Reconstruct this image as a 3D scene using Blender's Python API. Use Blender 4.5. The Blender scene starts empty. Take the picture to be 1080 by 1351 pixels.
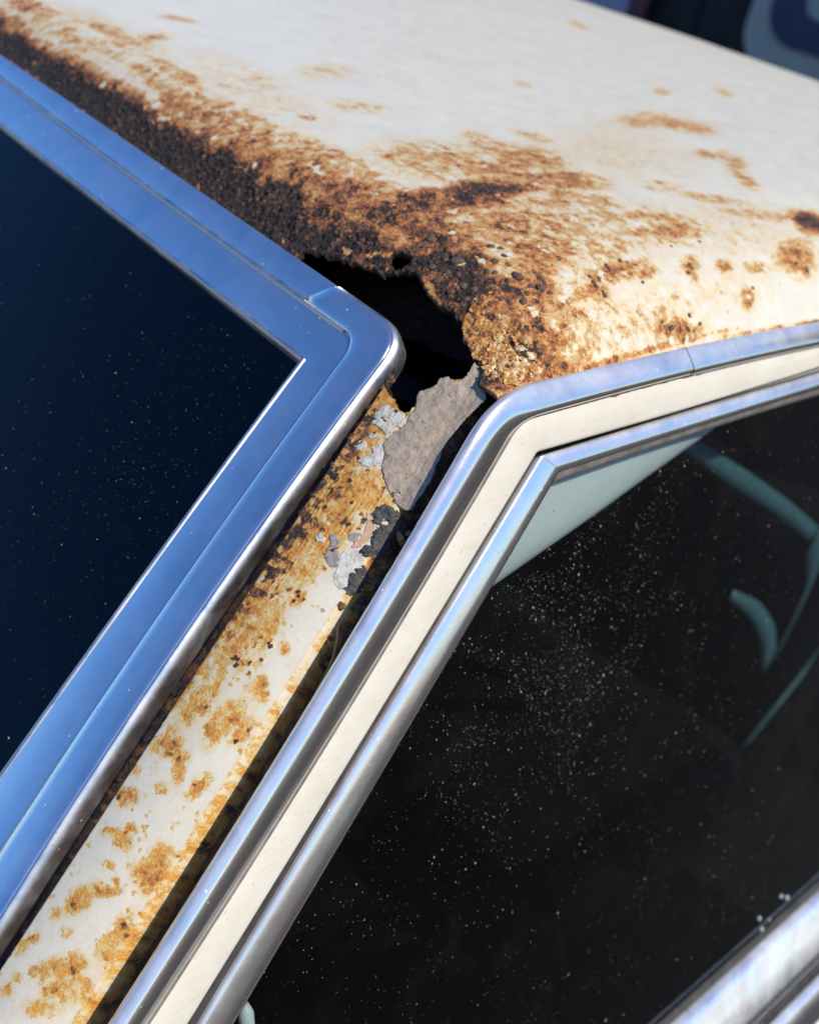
import bpy, bmesh, math, random
import numpy as np
from mathutils import Matrix, Vector

# ---------------------------------------------------------------- camera, sky, sun
# World frame: x runs back along the car, y across it (away from the near side), z up.
# The front near corner of the roof stands over the world origin, H above the ground.
H = 1.36
scene = bpy.context.scene
col = scene.collection

cam_d = bpy.data.cameras.new('camera')
cam = bpy.data.objects.new('camera', cam_d)
col.objects.link(cam)
scene.camera = cam
cam_d.sensor_fit = 'HORIZONTAL'
cam_d.sensor_width = 36.0
cam_d.lens = 46.67
cam_d.clip_start = 0.01
cam_d.clip_end = 500
CAM_POS = (-0.3405, -0.2811, H + 0.2006)
cam.matrix_world = Matrix(((0.74384, 0.23055, -0.62734, CAM_POS[0]),
                           (-0.63881, 0.52126, -0.56588, CAM_POS[1]),
                           (0.19654, 0.82167, 0.53501, CAM_POS[2]),
                           (0, 0, 0, 1)))
cam_d.dof.use_dof = True
cam_d.dof.focus_distance = 0.47
cam_d.dof.aperture_fstop = 10.0

SUN = Vector((0.14, -0.62, 0.77)).normalized()      # towards the sun
world = bpy.data.worlds.new('World')
scene.world = world
world.use_nodes = True
wn = world.node_tree
sky = wn.nodes.new('ShaderNodeTexSky')
sky.sky_type = 'NISHITA'
sky.sun_disc = False
sky.sun_elevation = math.asin(SUN.z)
sky.sun_rotation = math.atan2(SUN.x, SUN.y)
sky.air_density = 1.1
sky.dust_density = 0.6
sky.altitude = 0
sky.ozone_density = 10.0
wn.nodes['Background'].inputs['Strength'].default_value = 0.15
hsv = wn.nodes.new('ShaderNodeHueSaturation')      # the whole sky a deeper blue, as the camera shows it
hsv.inputs['Hue'].default_value = 0.506
hsv.inputs['Saturation'].default_value = 1.14
wn.links.new(sky.outputs[0], hsv.inputs['Color'])
wn.links.new(hsv.outputs[0], wn.nodes['Background'].inputs['Color'])

sun_d = bpy.data.lights.new('sun', 'SUN')
sun_d.energy = 4.3
sun_d.angle = math.radians(0.53)
sun_d.color = (1.0, 0.905, 0.74)
sun = bpy.data.objects.new('sun', sun_d)
col.objects.link(sun)
sun.location = (1, -3, 6)
sun.rotation_euler = SUN.to_track_quat('Z', 'Y').to_euler()

vs = scene.view_settings
vs.view_transform = 'Standard'
vs.look = 'None'
vs.exposure = 0.2
vs.gamma = 1.0
vs.use_curve_mapping = False

# ---------------------------------------------------------------- measured tables
# rust blobs: centre, two half-axes (mm on the roof sheet: back x, across y), strength
ROOF_RUST = [
    (14.6, 529.3, -0.2, -66.2, -9.5, -3.3, 1),
    (14.8, 443.7, -1, -64.3, -11.8, -2.7, 1.05),
    (15, 368.1, -1, -60.7, -13.2, -2.8, 1.05),
    (14.3, 299.3, -1, -57.8, -14.7, -2.8, 1.05),
    (14.7, 239.6, -1, -55.5, -15.3, -3, 1.05),
    (15.8, 187, -0.2, -47, -15, -4.5, 1),
    (20.2, 144.5, -0.3, -43.2, -14.3, -5.5, 0.95),
    (22.4, 108.5, 0, -32, -11.5, -4.5, 0.9),
    (22.9, 561.5, 0.5, -45.8, -7.3, -6.2, 0.75),
    (33, 315.4, 0.5, -46.8, -9.8, -8.2, 0.62),
    (34.1, 248.3, 0.3, -48.5, -12.2, -9.5, 0.68),
    (38.9, 201.3, 3.3, -42, -13.8, -12.2, 0.7),
    (40.7, 154.3, 5.5, -30.5, -16.7, -15.3, 0.8),
    (48.3, 115.4, 12.2, -22, -22.5, -23.7, 0.8),
    (44.3, 76.8, 7, -22.2, -20.7, -16.3, 0.82),
    (104.7, 126.5, 37.8, 1.2, -16.2, -18.8, 1),
    (65, 126.4, 22.7, -7.8, -12.8, -16.7, 0.85),
    (140.9, 131.6, 22.7, -3.3, -14.7, -14.5, 0.75),
    (188, 164.4, 24.7, -16.7, -33, -29, 0.55),
    (190.3, 136.4, 27.5, -13.8, -15.7, -13.3, 0.6),
    (83.9, 85.8, 23.8, -7.8, -22.7, -24, 0.58),
    (82.4, 57.5, 19, -12.3, -18.5, -16.2, 0.56),
    (35.4, 54.1, 4, -25.2, -17.8, -9.7, 0.85),
    (55.4, 36.9, 15.8, -11.2, -11.8, -10.7, 0.85),
    (38.6, 22.6, 10.3, -19, -15.5, -8, 0.72),
    (31.7, 7.5, 15.7, -12.7, -15.2, -10.3, 0.7),
    (48.5, -1.6, 22.3, -3.2, -4.7, -7.2, 0.62),
    (29, 34.2, 10.7, -9.5, -9, -11.7, 0.78),
    (40.9, 84.5, 13, -13.7, -15.3, -19.3, 0.85),
    (25.4, 88.2, 3.2, -18.3, -8.2, -6.3, 0.95),
    (23.7, 50.3, 7.7, -2, -4.8, -18, 0.95),
    (126.3, 34.7, 25.7, 1.8, -4.8, -7.2, 0.66),
    (95.7, 25.7, 12.7, -2, -4.5, -4.8, 0.62),
    (68.4, 24.1, 12, -2.8, -5.7, -6.7, 0.5),
    (146.8, 32.1, 13.2, -1.7, -5, -4.7, 0.5),
    (187.7, 30.5, 9.3, -1, -9.7, -8.7, 0.55),
    (149.1, 2.6, 21, -1.8, -3.7, -4.8, 0.64),
    (223.8, 9.2, 7.5, -0.7, -5, -5.5, 0.5),
    (299.6, 26.8, 19.8, -4.7, -20.2, -12.5, 0.62),
    (356.3, 52.1, 16.2, -10.8, -18.8, -9.7, 1.05),
    (251.7, 23.9, 16.8, -1.7, -5.3, -4.7, 0.42),
    (219.6, 28.2, 10, -1, -5.5, -4.7, 0.48),
    (208.7, 64, 21.8, -7.8, -22.2, -16.2, 0.52),
    (199.5, 81.2, 27, -5.8, -8.5, -6.8, 0.48),
    (184.4, 102.3, 10, -6, -10.8, -8.5, 0.52),
    (133.4, 74.8, 11, -1.8, -13, -12.2, 0.44),
    (99.3, 57, 10.8, -2.3, -10.7, -10.8, 0.48),
    (112.2, 78.6, 15.2, -3.2, -16.8, -16.5, 0.45),
    (263.1, 116.6, 18, -5.3, -10.3, -7.8, 0.42),
    (290.9, 92.5, 33.3, -13.7, -8.8, -5.8, 0.42),
    (310.9, 68.4, 36.8, -12.5, -9.3, -5.8, 0.46),
    (439.4, 230.1, 27.2, -15.5, -23.2, -16.2, 0.52),
    (405.6, 243.7, 39.3, -0.5, -25.2, -20.2, 0.46),
    (383.6, 166.4, 6.3, -7.8, -13.2, -8.5, 0.5),
    (397.2, 151.1, -5, -17, -22.5, -12, 0.5),
    (366.1, 119.4, -10, -23.2, -15.8, -7.7, 0.44),
    (527.8, 321.2, 9.5, -3.3, -12.8, -9.5, 0.55),
    (634.1, 323.6, -0.8, -12.5, -15.8, -9.5, 0.42),
    (707.3, 585.7, 3.2, -15.7, -20.5, -16.8, 0.42),
    (353.8, 332.9, 7.8, -4.5, -11.7, -10.5, 0.42),
    (240.9, 211.6, 9.2, -12.7, -10.2, -8.7, 0.42),
    (58.5, 487.1, 4.2, -8, -5, -8.7, 0.62),
    (62.6, 471.9, 4.3, -23.8, -7.3, -10.8, 0.52),
    (77.2, 449, 22.7, 4.8, -6.7, -13.8, 0.5),
    (132.5, 501.7, 13.2, -6.8, -6, -9.5, 0.46),
    (42.6, 565.7, 5, -39, -8.5, -13.3, 0.6),
    (56.4, 375.5, -0.3, -43.7, -9.5, -10.7, 0.45),
    (45.2, 395.7, 0, -17.8, -6.7, -7.2, 0.4),
    (44.3, 321.2, 0, -39.7, -7.3, -7.2, 0.5),
    (41.9, 286.1, 0.2, -44.7, -7, -6.2, 0.52),
    (94.9, 189.3, 9, -0.3, -5.2, -6.7, 0.56),
    (136.8, 279.9, 17.8, -10, -10.2, -12.3, 0.38),
    (169.8, 358, 28.3, 1, -17.2, -23, 0.3),
    (85, 263.8, 4.8, -2.8, -3.7, -4.8, 0.5),
    (153.3, 275.9, 10.3, -0.3, -5.2, -6.3, 0.42),
    (181.6, 200.3, 11.5, -16, -20, -18.3, 0.4),
    (106.4, 174.9, 20.3, -17.5, -14.3, -14.8, 0.45),
    (150.8, 168.3, 24.7, -8.7, -14.3, -14.2, 0.5),
    (84.5, -3.8, 41.2, 0.5, 0.2, -1.5, 0.62),
    (150.5, -2.5, 48, 0.3, 0, -1.3, 0.6),
    (241.6, -5.4, 66.5, -1.2, -0.2, -1.2, 0.58),
    (131.9, 110, 59.8, -10.2, -57.5, -56.2, 0.42),
    (127.8, 171.3, 44.3, -26.5, -29.3, -29.5, 0.46),
    (57.1, 190.8, 1.7, -55, -15.2, -13.2, 0.5),
    (48.3, 271, -0.2, -65.5, -12.7, -11.8, 0.48),
    (117.2, 53.6, 42.5, -7.3, -37.7, -36.2, 0.36),
    (50.6, 12.3, 31.3, -12.8, -18.8, -17, 0.52),
    (167.9, 69.5, 60, -8.5, -35, -30.5, 0.34),
    (40.2, 376.3, 0.2, -77.8, -8.3, -8.3, 0.42),
    (38, 492.7, 4.7, -77.5, -9.8, -12.5, 0.42),
    (9.3, 8.3, 11.5, -12.5, -8, -10, 0.75),
    (24.6, -1.9, 18.8, -0.8, -1.8, -5, 0.72),
    (124.6, 8.6, 71, 0.3, -5.3, -14.3, 0.3),
    (188.5, 17.1, 80.3, -1.5, -11.3, -15.5, 0.22),
    (117.4, 77.6, 31.2, -6, -46.7, -45, 0.3),
    (260.6, 57.6, 70.7, -16.5, -41.8, -29.2, 0.24),
    (295.9, 177.1, 60.2, -27.7, -72.2, -56, 0.22),
    (89.4, 334.7, 6.7, -80.7, -33, -39, 0.26),
    (55.5, 481.1, 15, -90.7, -20.8, -31.2, 0.28),
]
# rust blobs on the pillar face (mm: down the pillar s, outward t)
PILLAR_RUST = [
    (32, 3.4, -7, 15.2, 14.8, 10, 0.62),
    (50.1, 2.1, -7.2, 15.2, 14.5, 9.8, 0.66),
    (59.2, 28.2, -5.5, 11.2, 9.5, 6.3, 0.62),
    (3.6, 7.1, -4.7, 10.5, 7, 4.5, 0.7),
    (79, 21.9, -17.5, 0, 1, 11.7, 0.6),
    (103.2, 18.8, -15, 0, 0.7, 11.7, 0.56),
    (137.4, 18.8, -19.8, 0, 0.3, 10, 0.5),
    (173.2, 14.1, -19.5, 0, 0, 7.7, 0.5),
    (2.6, 4.2, 4.5, 10.5, 4.2, -1.5, 0.75),
    (45.4, 12.4, -3.8, 8.2, 8.5, 5.7, 0.5),
    (63.2, 11.1, -12.2, 0, 1.2, 12.2, 0.68),
    (86.2, 11.4, -15.8, 0, 1.5, 17.5, 0.66),
    (106, 5.1, -15.3, 0, 1, 17.5, 0.68),
    (126, 6, -13.5, 0, 0.7, 15.8, 0.62),
    (83.7, 20.7, -5, 9.8, 9.3, 6.3, 0.58),
    (141.4, 3.7, -15.5, 0, 0.3, 8.7, 0.62),
    (169.9, 2.4, -19.7, -0.2, 0, 5.5, 0.72),
    (98.5, -5, -14, -0.2, 0.3, 5.8, 0.85),
    (137.3, -4, -20.3, -0.2, 0.2, 4.8, 0.85),
    (197.7, 1.1, -19.2, -0.2, 0, 3.5, 0.68),
    (241.7, -0.3, -18.5, -0.2, -0.2, 3, 0.6),
    (285.2, -0.6, -17.8, -0.2, -0.2, 3, 0.55),
    (126.2, 17.4, -13.5, 0, 0.5, 10, 0.5),
    (113.2, 19.2, -8.8, 0, 0.2, 5.3, 0.5),
    (151, 15.5, -10, -0.2, 0.2, 10, 0.48),
    (179, 14, -9.7, 0, 0, 7.7, 0.48),
    (176.8, 30.3, -10.3, 3.7, 1.5, 5.3, 0.66),
    (183.4, 27.8, -0.8, 4.3, 9.2, 2.3, 0.64),
    (178.1, 39.2, -0.2, 4.3, 7.5, 0.3, 0.6),
    (161.3, 35.5, -3.8, 0.5, 0.5, 5.2, 0.68),
    (156.1, 34.7, -1.3, 2.5, 3.2, 2.3, 0.58),
    (199.7, 14.3, -4.7, 8.2, 4.2, 3.3, 0.64),
    (205.1, 24.4, -1.3, 3, 7, 4.5, 0.62),
    (206.7, 36.3, -6.2, 1, 0.2, 3.2, 0.64),
    (215.6, 22.3, -1.8, 3, 2, 1.7, 0.58),
    (245, 39.1, -4, 6.5, 4.7, 3.8, 0.78),
    (238.1, 38.9, -2.8, 4.8, 4.3, 3.5, 0.72),
    (250.6, 40.2, -2.2, 3.5, 3.3, 2.7, 0.68),
    (270.1, 19.3, -7.5, 2.7, 0.8, 4.8, 0.68),
    (262.4, 26.6, -4.5, 5.3, 1.5, 2, 0.62),
    (241.8, 20.8, 0.2, 5.2, 4.2, -0.5, 0.66),
    (242.1, 13.2, -2.5, 4.3, 1.7, 1.3, 0.62),
    (236, 21, -1.8, 3.2, 1.8, 1.5, 0.56),
    (227.1, 10.1, -3, 5, 3.3, 2.7, 0.7),
    (216.7, 6.2, -1.7, 2.8, 1.8, 1.5, 0.6),
    (200, 23.6, -1.8, 3, 2, 1.7, 0.56),
    (293.5, 30.3, -7.5, 6.5, 2.2, 4.5, 0.66),
    (300.6, 22.7, -2.3, 3.5, 2.7, 2.3, 0.6),
    (273.5, 40.4, -11.5, 1.8, 0, 3.8, 0.66),
    (282, 43, -5.7, 0, -0.3, 4, 0.56),
    (298.1, 38.8, -7.5, 11.5, 4.2, 3.7, 0.54),
    (303.7, 30, -2.7, 4.2, 3, 2.7, 0.6),
    (303.1, 19.3, -1.7, 2.7, 2, 1.8, 0.62),
    (315.4, 13.4, -0.2, 4.2, 2.5, -0.5, 0.62),
    (299.4, 7.4, -4, 1.5, 0.5, 3.2, 0.62),
    (280.8, 12.2, -1.5, 2.3, 2.2, 2, 0.6),
    (283.5, 21.6, -1.5, 2.5, 2, 1.8, 0.62),
    (293.3, 10.5, -1.7, 2.8, 1.8, 1.5, 0.55),
    (253.1, 21.1, -1.7, 2.8, 1.7, 1.5, 0.62),
    (256, 28, -1.2, 1.7, 1.5, 1.2, 0.56),
    (138.5, 35.1, -1.2, 2.2, 2.7, 1.8, 0.62),
    (151.4, 29.1, -1, 1.8, 1.7, 1.2, 0.55),
    (134, 25.3, -3.8, 0.5, 0.3, 2.7, 0.58),
    (116.5, 28.2, -4.7, 0, 0.2, 3, 0.58),
    (234.4, 43.9, -1.5, 2.3, 1.8, 1.5, 0.55),
    (310.8, 31.8, -5.7, 8.7, 2.8, 2.7, 0.5),
    (309, 13.8, -1.5, 2.3, 1.7, 1.5, 0.52),
    (207.2, 48.9, -1.5, 2.5, 1.2, 0.8, 0.5),
    (216, 49.2, 0, 2.2, 6, -0.3, 0.48),
    (129.6, 48.1, -19.5, 0.2, 0, 1.5, 0.5),
    (185.2, 49.6, -21.7, 0.3, -0.2, 1.3, 0.52),
    (235.4, 49.1, -20.7, 0.3, -0.2, 1.7, 0.58),
    (278.3, 48.8, -19.8, 0.3, -0.2, 2, 0.62),
    (303.6, 48, -13.8, 0.2, -0.3, 2.7, 0.66),
    (200.5, 48.2, -6, 0.2, 0, 2.8, 0.48),
]
# rust blisters on the roof: x, y, radius (mm)
BLISTERS = [(135.1, 41.6, 1.3), (121.4, 39.9, 1.1), (143.4, 36.9, 0.9), (102, 30.7, 1.4), (103.3, 22.4, 1.3), (138.6, 25.8, 1.1), (188.7, 32, 1.1), (182, 27, 1.3), (188.2, 47.1, 0.9), (233.5, 12.9, 1.1), (293.9, 22.2, 1.3), (300.6, 16.8, 1.4), (137.4, 5.8, 1.1), (163.2, 6.3, 1.3), (169.8, 2.2, 1.3), (158.1, 1, 1.4), (143.8, 2.9, 1.6), (56.5, 60.3, 2.2), (59, 45.5, 2.5), (70.2, 40.1, 1.8), (65.3, 34.6, 2.2), (50.2, 30.8, 1.8), (40.6, 37.1, 1.6), (53.9, 67.5, 1.8), (43.6, 95.4, 2.2), (41.1, 71.4, 2.5), (27.1, 68.1, 2.3), (32.2, 55.7, 2.2), (34.4, 49.8, 2), (61, 37.3, 1.4), (52.5, 45.4, 1.6), (64.2, 71.9, 1.6), (64.5, 61.9, 1.4), (48, 56.3, 1.4), (50.3, 53.1, 1.4), (55.5, 34, 1.6), (68.6, 30.6, 1.3), (43.2, 32.8, 1.4), (48.2, 34.4, 1.3), (32.9, 68.3, 1.6), (30.7, 77.4, 1.8), (28.3, 47.8, 1.6), (26.6, 57.1, 1.8), (38.1, 76.6, 1.6), (35.7, 63.1, 1.8), (139.7, 39.7, 0.9), (130.1, 35.3, 0.9), (102.6, 34.5, 1.1), (101.8, 28.3, 1.3), (103.8, 24.5, 0.9), (188.3, 29.4, 0.9), (217.5, 47.8, 1.1), (37.7, 92.6, 1.8), (48.5, 95.5, 1.6), (32.8, 92.2, 1.6), (47.8, 61.9, 1.4), (70.2, 44.5, 1.1), (67.6, 68.3, 1.3), (70.4, 37.2, 1.3)]
HOLE = [(8.3, 153.9), (11.4, 132.4), (14.1, 114.9), (15.5, 101.2), (20.5, 87.1), (24.5, 80.9), (20.3, 67.7), (18.6, 58.8), (19.7, 50.6), (18.8, 41.3), (17.0, 35.4), (13.6, 32.8), (13.1, 25.5), (11.2, 17.3), (8.8, 10.9), (2.2, 7.3), (-5, 0), (-8, 60), (-8, 145)]
PINHOLE = (25, 95.5)
PATCH = [(-20.2, 37.9), (-14.4, 38.3), (-8.8, 37.4), (-7.2, 35.8), (-7.7, 31.1), (-5.3, 28.1), (-1.6, 28.5), (3.2, 25.1), (5.0, 23.1), (8.5, 23.4), (13.2, 26.1), (17.5, 25.2), (21.4, 26.5), (25.8, 25.4), (28.2, 22.9), (33.4, 22.7), (36.3, 22.0), (40.1, 26.0), (45.3, 27.2), (49.6, 31.3), (53.6, 35.9), (57.4, 42.1), (58.8, 48.0), (57.0, 50.6), (52.1, 50.5), (46.3, 51.2), (40.2, 51.0), (31.2, 49.1), (23.1, 47.7), (14.0, 48.3), (4.4, 49.8), (-2.8, 51.6), (-6.1, 53.2), (-10.7, 49.2), (-15.5, 48.2), (-18.5, 43.3)]
FLAKES = [[(24.0, 9.3), (19.3, 9.5), (17.0, 13.2), (18.2, 17.9), (17.6, 22.1), (20.0, 25.3), (24.3, 24.5), (26.4, 21.3), (32.4, 22.0), (30.2, 18.6), (29.3, 14.8), (29.2, 10.8)], [(48.2, 15.5), (44.2, 17.4), (42.1, 20.6), (39.5, 17.8), (36.5, 19.5), (37.8, 24.2), (41.0, 25.7), (43.0, 27.9), (46.2, 25.2), (49.3, 22.7), (49.2, 18.8)], [(42.4, 8.9), (38.5, 10.3), (37.6, 13.7), (39.7, 16.1), (43.2, 14.1), (44.1, 10.8)], [(34.9, 12.5), (32.5, 13.6), (32.9, 16.9), (35.0, 16.5), (36.0, 14.2)], [(90.9, 33.4), (85.8, 35.0), (84.6, 39.9), (86.5, 44.4), (91.8, 43.5), (95.4, 42.1), (100.5, 43.7), (104.1, 43.6), (103.8, 39.6), (100.8, 36.3), (96.3, 35.8)], [(88.7, 18.3), (85.9, 20.2), (87.1, 23.9), (89.8, 24.2), (90.6, 20.6)]]
GREYCHIPS = [[(85.6, 24.6), (82.8, 26.5), (85.0, 30.6), (88.7, 31.8), (91.9, 34.9), (96.3, 35.8), (98.0, 32.4), (95.3, 28.3), (91.3, 26.6), (89.0, 27.6)], [(81.9, 32.0), (78.8, 33.5), (76.6, 36.5), (80.1, 36.9), (83.6, 34.8)]]
TAR = [[(63.0, 35.7), (60.2, 38.9), (60.0, 44.4), (61.1, 48.3), (65.3, 49.7), (69.6, 48.2), (73.8, 47.2), (79.2, 48.3), (84.0, 47.1), (85.4, 43.0), (84.5, 40.1), (80.9, 41.2), (76.8, 42.3), (72.7, 42.1), (68.6, 38.1)], [(99.6, 43.1), (95.2, 42.6), (90.8, 44.1), (89.0, 45.4), (90.7, 47.8), (94.3, 48.9), (98.4, 47.9), (101.7, 48.3), (104.0, 46.1), (102.9, 43.7)]]
PINKS = [[(68.4, 33.5), (66.0, 35.8), (70.9, 40.7), (76.3, 42.0), (80.7, 40.5), (84.6, 38.7), (85.6, 35.5), (81.0, 36.2), (76.4, 37.0), (72.0, 36.0)]]
PILLAR_TOP = [(8.5, 1.1), (9.2, 5.5), (13.1, 13.3), (16.8, 20.9), (16.0, 24.3), (6.2, 25.7), (-4.9, 31.6), (-12.8, 39.3), (-10.0, 53.4)]
ROOF_SCALES = [[(21.6, 39.6), (25.5, 37.3), (27.7, 29.7), (24.9, 23.7), (20.1, 19.6), (13.9, 15.8), (12.2, 19.4), (13.9, 25.3), (16.5, 33.2)], [(19.4, 18.8), (24.1, 18.9), (26.8, 14.7), (21.6, 9.5), (14.8, 3.9), (9.7, 4.8), (11.4, 12.5)], [(27.1, 12.8), (31.9, 10.1), (36.8, 4.7), (38.8, 0.1), (33.4, -3.6), (22.3, -4.1), (14.6, -0.9), (17.4, 4.8)], [(31.5, 45.2), (39.6, 43.2), (37.9, 36.6), (31.9, 33.6), (25.5, 37.3), (25.7, 41.3)], [(31.3, 29.8), (36.8, 27.5), (33.6, 20.4), (27.2, 16.8), (24.0, 20.3), (26.2, 25.4)], [(38.6, 25.2), (44.5, 21.3), (42.9, 14.3), (37.5, 9.1), (31.2, 12.5), (31.2, 18.1)]]
rng = np.random.default_rng(7)
random.seed(7)

# ---------------------------------------------------------------- noise
_perm = rng.permutation(256)
_perm = np.concatenate([_perm, _perm, _perm])
_grad = rng.normal(size=(256, 3))
_grad /= np.linalg.norm(_grad, axis=1)[:, None]


def pnoise(P):
    P = np.asarray(P, float)
    i = np.floor(P).astype(int)
    f = P - i
    u = f * f * f * (f * (f * 6 - 15) + 10)
    out = 0
    for dx in (0, 1):
        for dy in (0, 1):
            for dz in (0, 1):
                h = _perm[_perm[_perm[(i[:, 0] + dx) & 255] + ((i[:, 1] + dy) & 255)] + ((i[:, 2] + dz) & 255)]
                g = _grad[h]
                d = (g[:, 0] * (f[:, 0] - dx) + g[:, 1] * (f[:, 1] - dy) + g[:, 2] * (f[:, 2] - dz))
                w = (u[:, 0] if dx else 1 - u[:, 0]) * (u[:, 1] if dy else 1 - u[:, 1]) * (u[:, 2] if dz else 1 - u[:, 2])
                out = out + w * d
    return out * 1.6


def fbm(P, scale, octaves=4, gain=.5, off=0.):
    P = np.asarray(P) * scale + off
    a, s, t = 1., 0., 0.
    for k in range(octaves):
        s = s + a * pnoise(P + 17.3 * k)
        t += a
        a *= gain
        P = P * 2.03
    return s / t * 1.5


def smooth(a, b, x):
    t = np.clip((x - a) / (b - a), 0, 1)
    return t * t * (3 - 2 * t)


def blobs(table, X, Y):
    """Strongest of the soft elliptical blobs at (X, Y), in mm; overlapping ones add a little."""
    big = np.zeros_like(X)
    tot = np.zeros_like(X)
    for cx, cy, ax, ay, bx, by, s in table:
        det = ax * by - ay * bx
        dx, dy = X - cx, Y - cy
        u = (dx * by - dy * bx) / det
        v = (dy * ax - dx * ay) / det
        q = u * u + v * v
        w = s * np.exp(-0.7 * q ** 1.5)
        big = np.maximum(big, w)
        tot += w * w
    return .75 * big + .25 * np.minimum(np.sqrt(tot), 1.15)


def chips(X, Y, size, seed):
    """Centre of the jittered cell each point falls in: paint lets go in angular chips."""
    r = np.random.default_rng(seed)
    tab = r.random((64, 64, 2))
    gx, gy = np.floor(X / size).astype(int), np.floor(Y / size).astype(int)
    best = np.full(X.shape, 1e9)
    cx, cy = X.copy(), Y.copy()
    for dx in (-1, 0, 1):
        for dy in (-1, 0, 1):
            j = tab[(gx + dx) % 64, (gy + dy) % 64]
            px, py = (gx + dx + j[:, 0]) * size, (gy + dy + j[:, 1]) * size
            d = (px - X) ** 2 + (py - Y) ** 2
            m = d < best
            best[m] = d[m]
            cx[m], cy[m] = px[m], py[m]
    return cx, cy


def in_poly(X, Y, poly):
    inside = np.zeros(X.shape, bool)
    n = len(poly)
    for k in range(n):
        x0, y0 = poly[k]
        x1, y1 = poly[(k + 1) % n]
        if y0 == y1:
            continue
        c = ((y0 > Y) != (y1 > Y)) & (X < (x1 - x0) * (Y - y0) / (y1 - y0) + x0)
        inside ^= c
    return inside


# ---------------------------------------------------------------- objects
ORIGIN = {}


def link(name, data, parent, origin):
    o = bpy.data.objects.new(name, data)
    col.objects.link(o)
    origin = Vector(origin)
    if parent is not None:
        o.parent = parent
        o.location = origin - ORIGIN[parent.name]
    else:
        o.location = origin
    ORIGIN[o.name] = origin
    return o


def empty(name, origin, parent=None, **props):
    o = link(name, None, parent, origin)
    o.empty_display_size = .05
    for k, v in props.items():
        o[k] = v
    return o


def mesh(name, V, F, mat, parent=None, smooth_shade=True, attrs=None, **props):
    """One mesh object; V in world metres."""
    V = np.asarray(V, float)
    org = np.array([V[:, 0].mean(), V[:, 1].mean(), V[:, 2].min()]) if parent is None else V.mean(axis=0)
    me = bpy.data.meshes.new(name)
    if isinstance(F, np.ndarray):
        n, k = F.shape
        me.vertices.add(len(V))
        me.vertices.foreach_set('co', (V - org).astype(np.float32).ravel())
        me.loops.add(n * k)
        me.loops.foreach_set('vertex_index', F.astype(np.int32).ravel())
        me.polygons.add(n)
        me.polygons.foreach_set('loop_start', np.arange(0, n * k, k, dtype=np.int32))
        me.update(calc_edges=True)
    else:
        me.from_pydata((V - org).tolist(), [], [tuple(int(i) for i in f) for f in F])
        me.update()
    me.validate()
    if smooth_shade:
        me.polygons.foreach_set('use_smooth', np.ones(len(me.polygons), bool))
    for k, v in (attrs or {}).items():
        at = me.attributes.new(k, 'FLOAT', 'POINT')
        at.data.foreach_set('value', np.asarray(v, np.float32))
    me.materials.append(mat)
    o = link(name, me, parent, org)
    for k, v in props.items():
        o[k] = v
    return o


def grid_faces(n, m):
    i = np.arange(n * m).reshape(n, m)
    return np.stack([i[:-1, :-1], i[1:, :-1], i[1:, 1:], i[:-1, 1:]], -1).reshape(-1, 4)


def box(name, lo, hi, mat, parent=None, bev=0., seg=2, M=None, **props):
    bm = bmesh.new()
    bmesh.ops.create_cube(bm, size=1)
    lo, hi = Vector(lo), Vector(hi)
    for v in bm.verts:
        v.co = Vector([(lo[k] + hi[k]) / 2 + v.co[k] * (hi[k] - lo[k]) for k in range(3)])
    if bev:
        bmesh.ops.bevel(bm, geom=list(bm.edges), offset=bev, segments=seg, profile=.5, affect='EDGES')
    if M is not None:
        bm.transform(M)
    V = [tuple(v.co) for v in bm.verts]
    F = [[v.index for v in f.verts] for f in bm.faces]
    bm.verts.index_update()
    F = [[v.index for v in f.verts] for f in bm.faces]
    bm.free()
    return mesh(name, V, F, mat, parent, smooth_shade=False, **props)


# ---------------------------------------------------------------- materials
def new_mat(name):
    m = bpy.data.materials.new(name)
    m.use_nodes = True
    nt = m.node_tree
    return m, nt, nt.nodes['Principled BSDF']


def node(nt, typ, **kw):
    n = nt.nodes.new(typ)
    for k, v in kw.items():
        setattr(n, k, v)
    return n


def noise_n(nt, scale, detail=4, rough=.55, vec=None, dist=0.):
    n = node(nt, 'ShaderNodeTexNoise')
    n.inputs['Scale'].default_value = scale
    n.inputs['Detail'].default_value = detail
    n.inputs['Roughness'].default_value = rough
    n.inputs['Distortion'].default_value = dist
    if vec is None:
        vec = node(nt, 'ShaderNodeTexCoord').outputs['Object']
    nt.links.new(vec, n.inputs['Vector'])
    return n.outputs['Fac']


def math_n(nt, op, a, b=None, clamp=False):
    n = node(nt, 'ShaderNodeMath', operation=op, use_clamp=clamp)
    for i, v in enumerate((a, b)):
        if v is None:
            continue
        if isinstance(v, (int, float)):
            n.inputs[i].default_value = v
        else:
            nt.links.new(v, n.inputs[i])
    return n.outputs[0]


def ramp_n(nt, fac, stops, interp='LINEAR'):
    n = node(nt, 'ShaderNodeValToRGB')
    n.color_ramp.interpolation = interp
    el = n.color_ramp.elements
    while len(el) < len(stops):
        el.new(.5)
    for e, (p, c) in zip(el, stops):
        e.position = p
        e.color = (*c, 1) if len(c) == 3 else c
    nt.links.new(fac, n.inputs[0])
    return n.outputs[0]


def mix_n(nt, fac, a, b, blend='MIX'):
    n = node(nt, 'ShaderNodeMix', data_type='RGBA', blend_type=blend)
    for i, v in ((0, fac), (6, a), (7, b)):
        if isinstance(v, (int, float)):
            n.inputs[i].default_value = v
        elif isinstance(v, tuple):
            n.inputs[i].default_value = (*v, 1)
        else:
            nt.links.new(v, n.inputs[i])
    return n.outputs[2]


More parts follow.
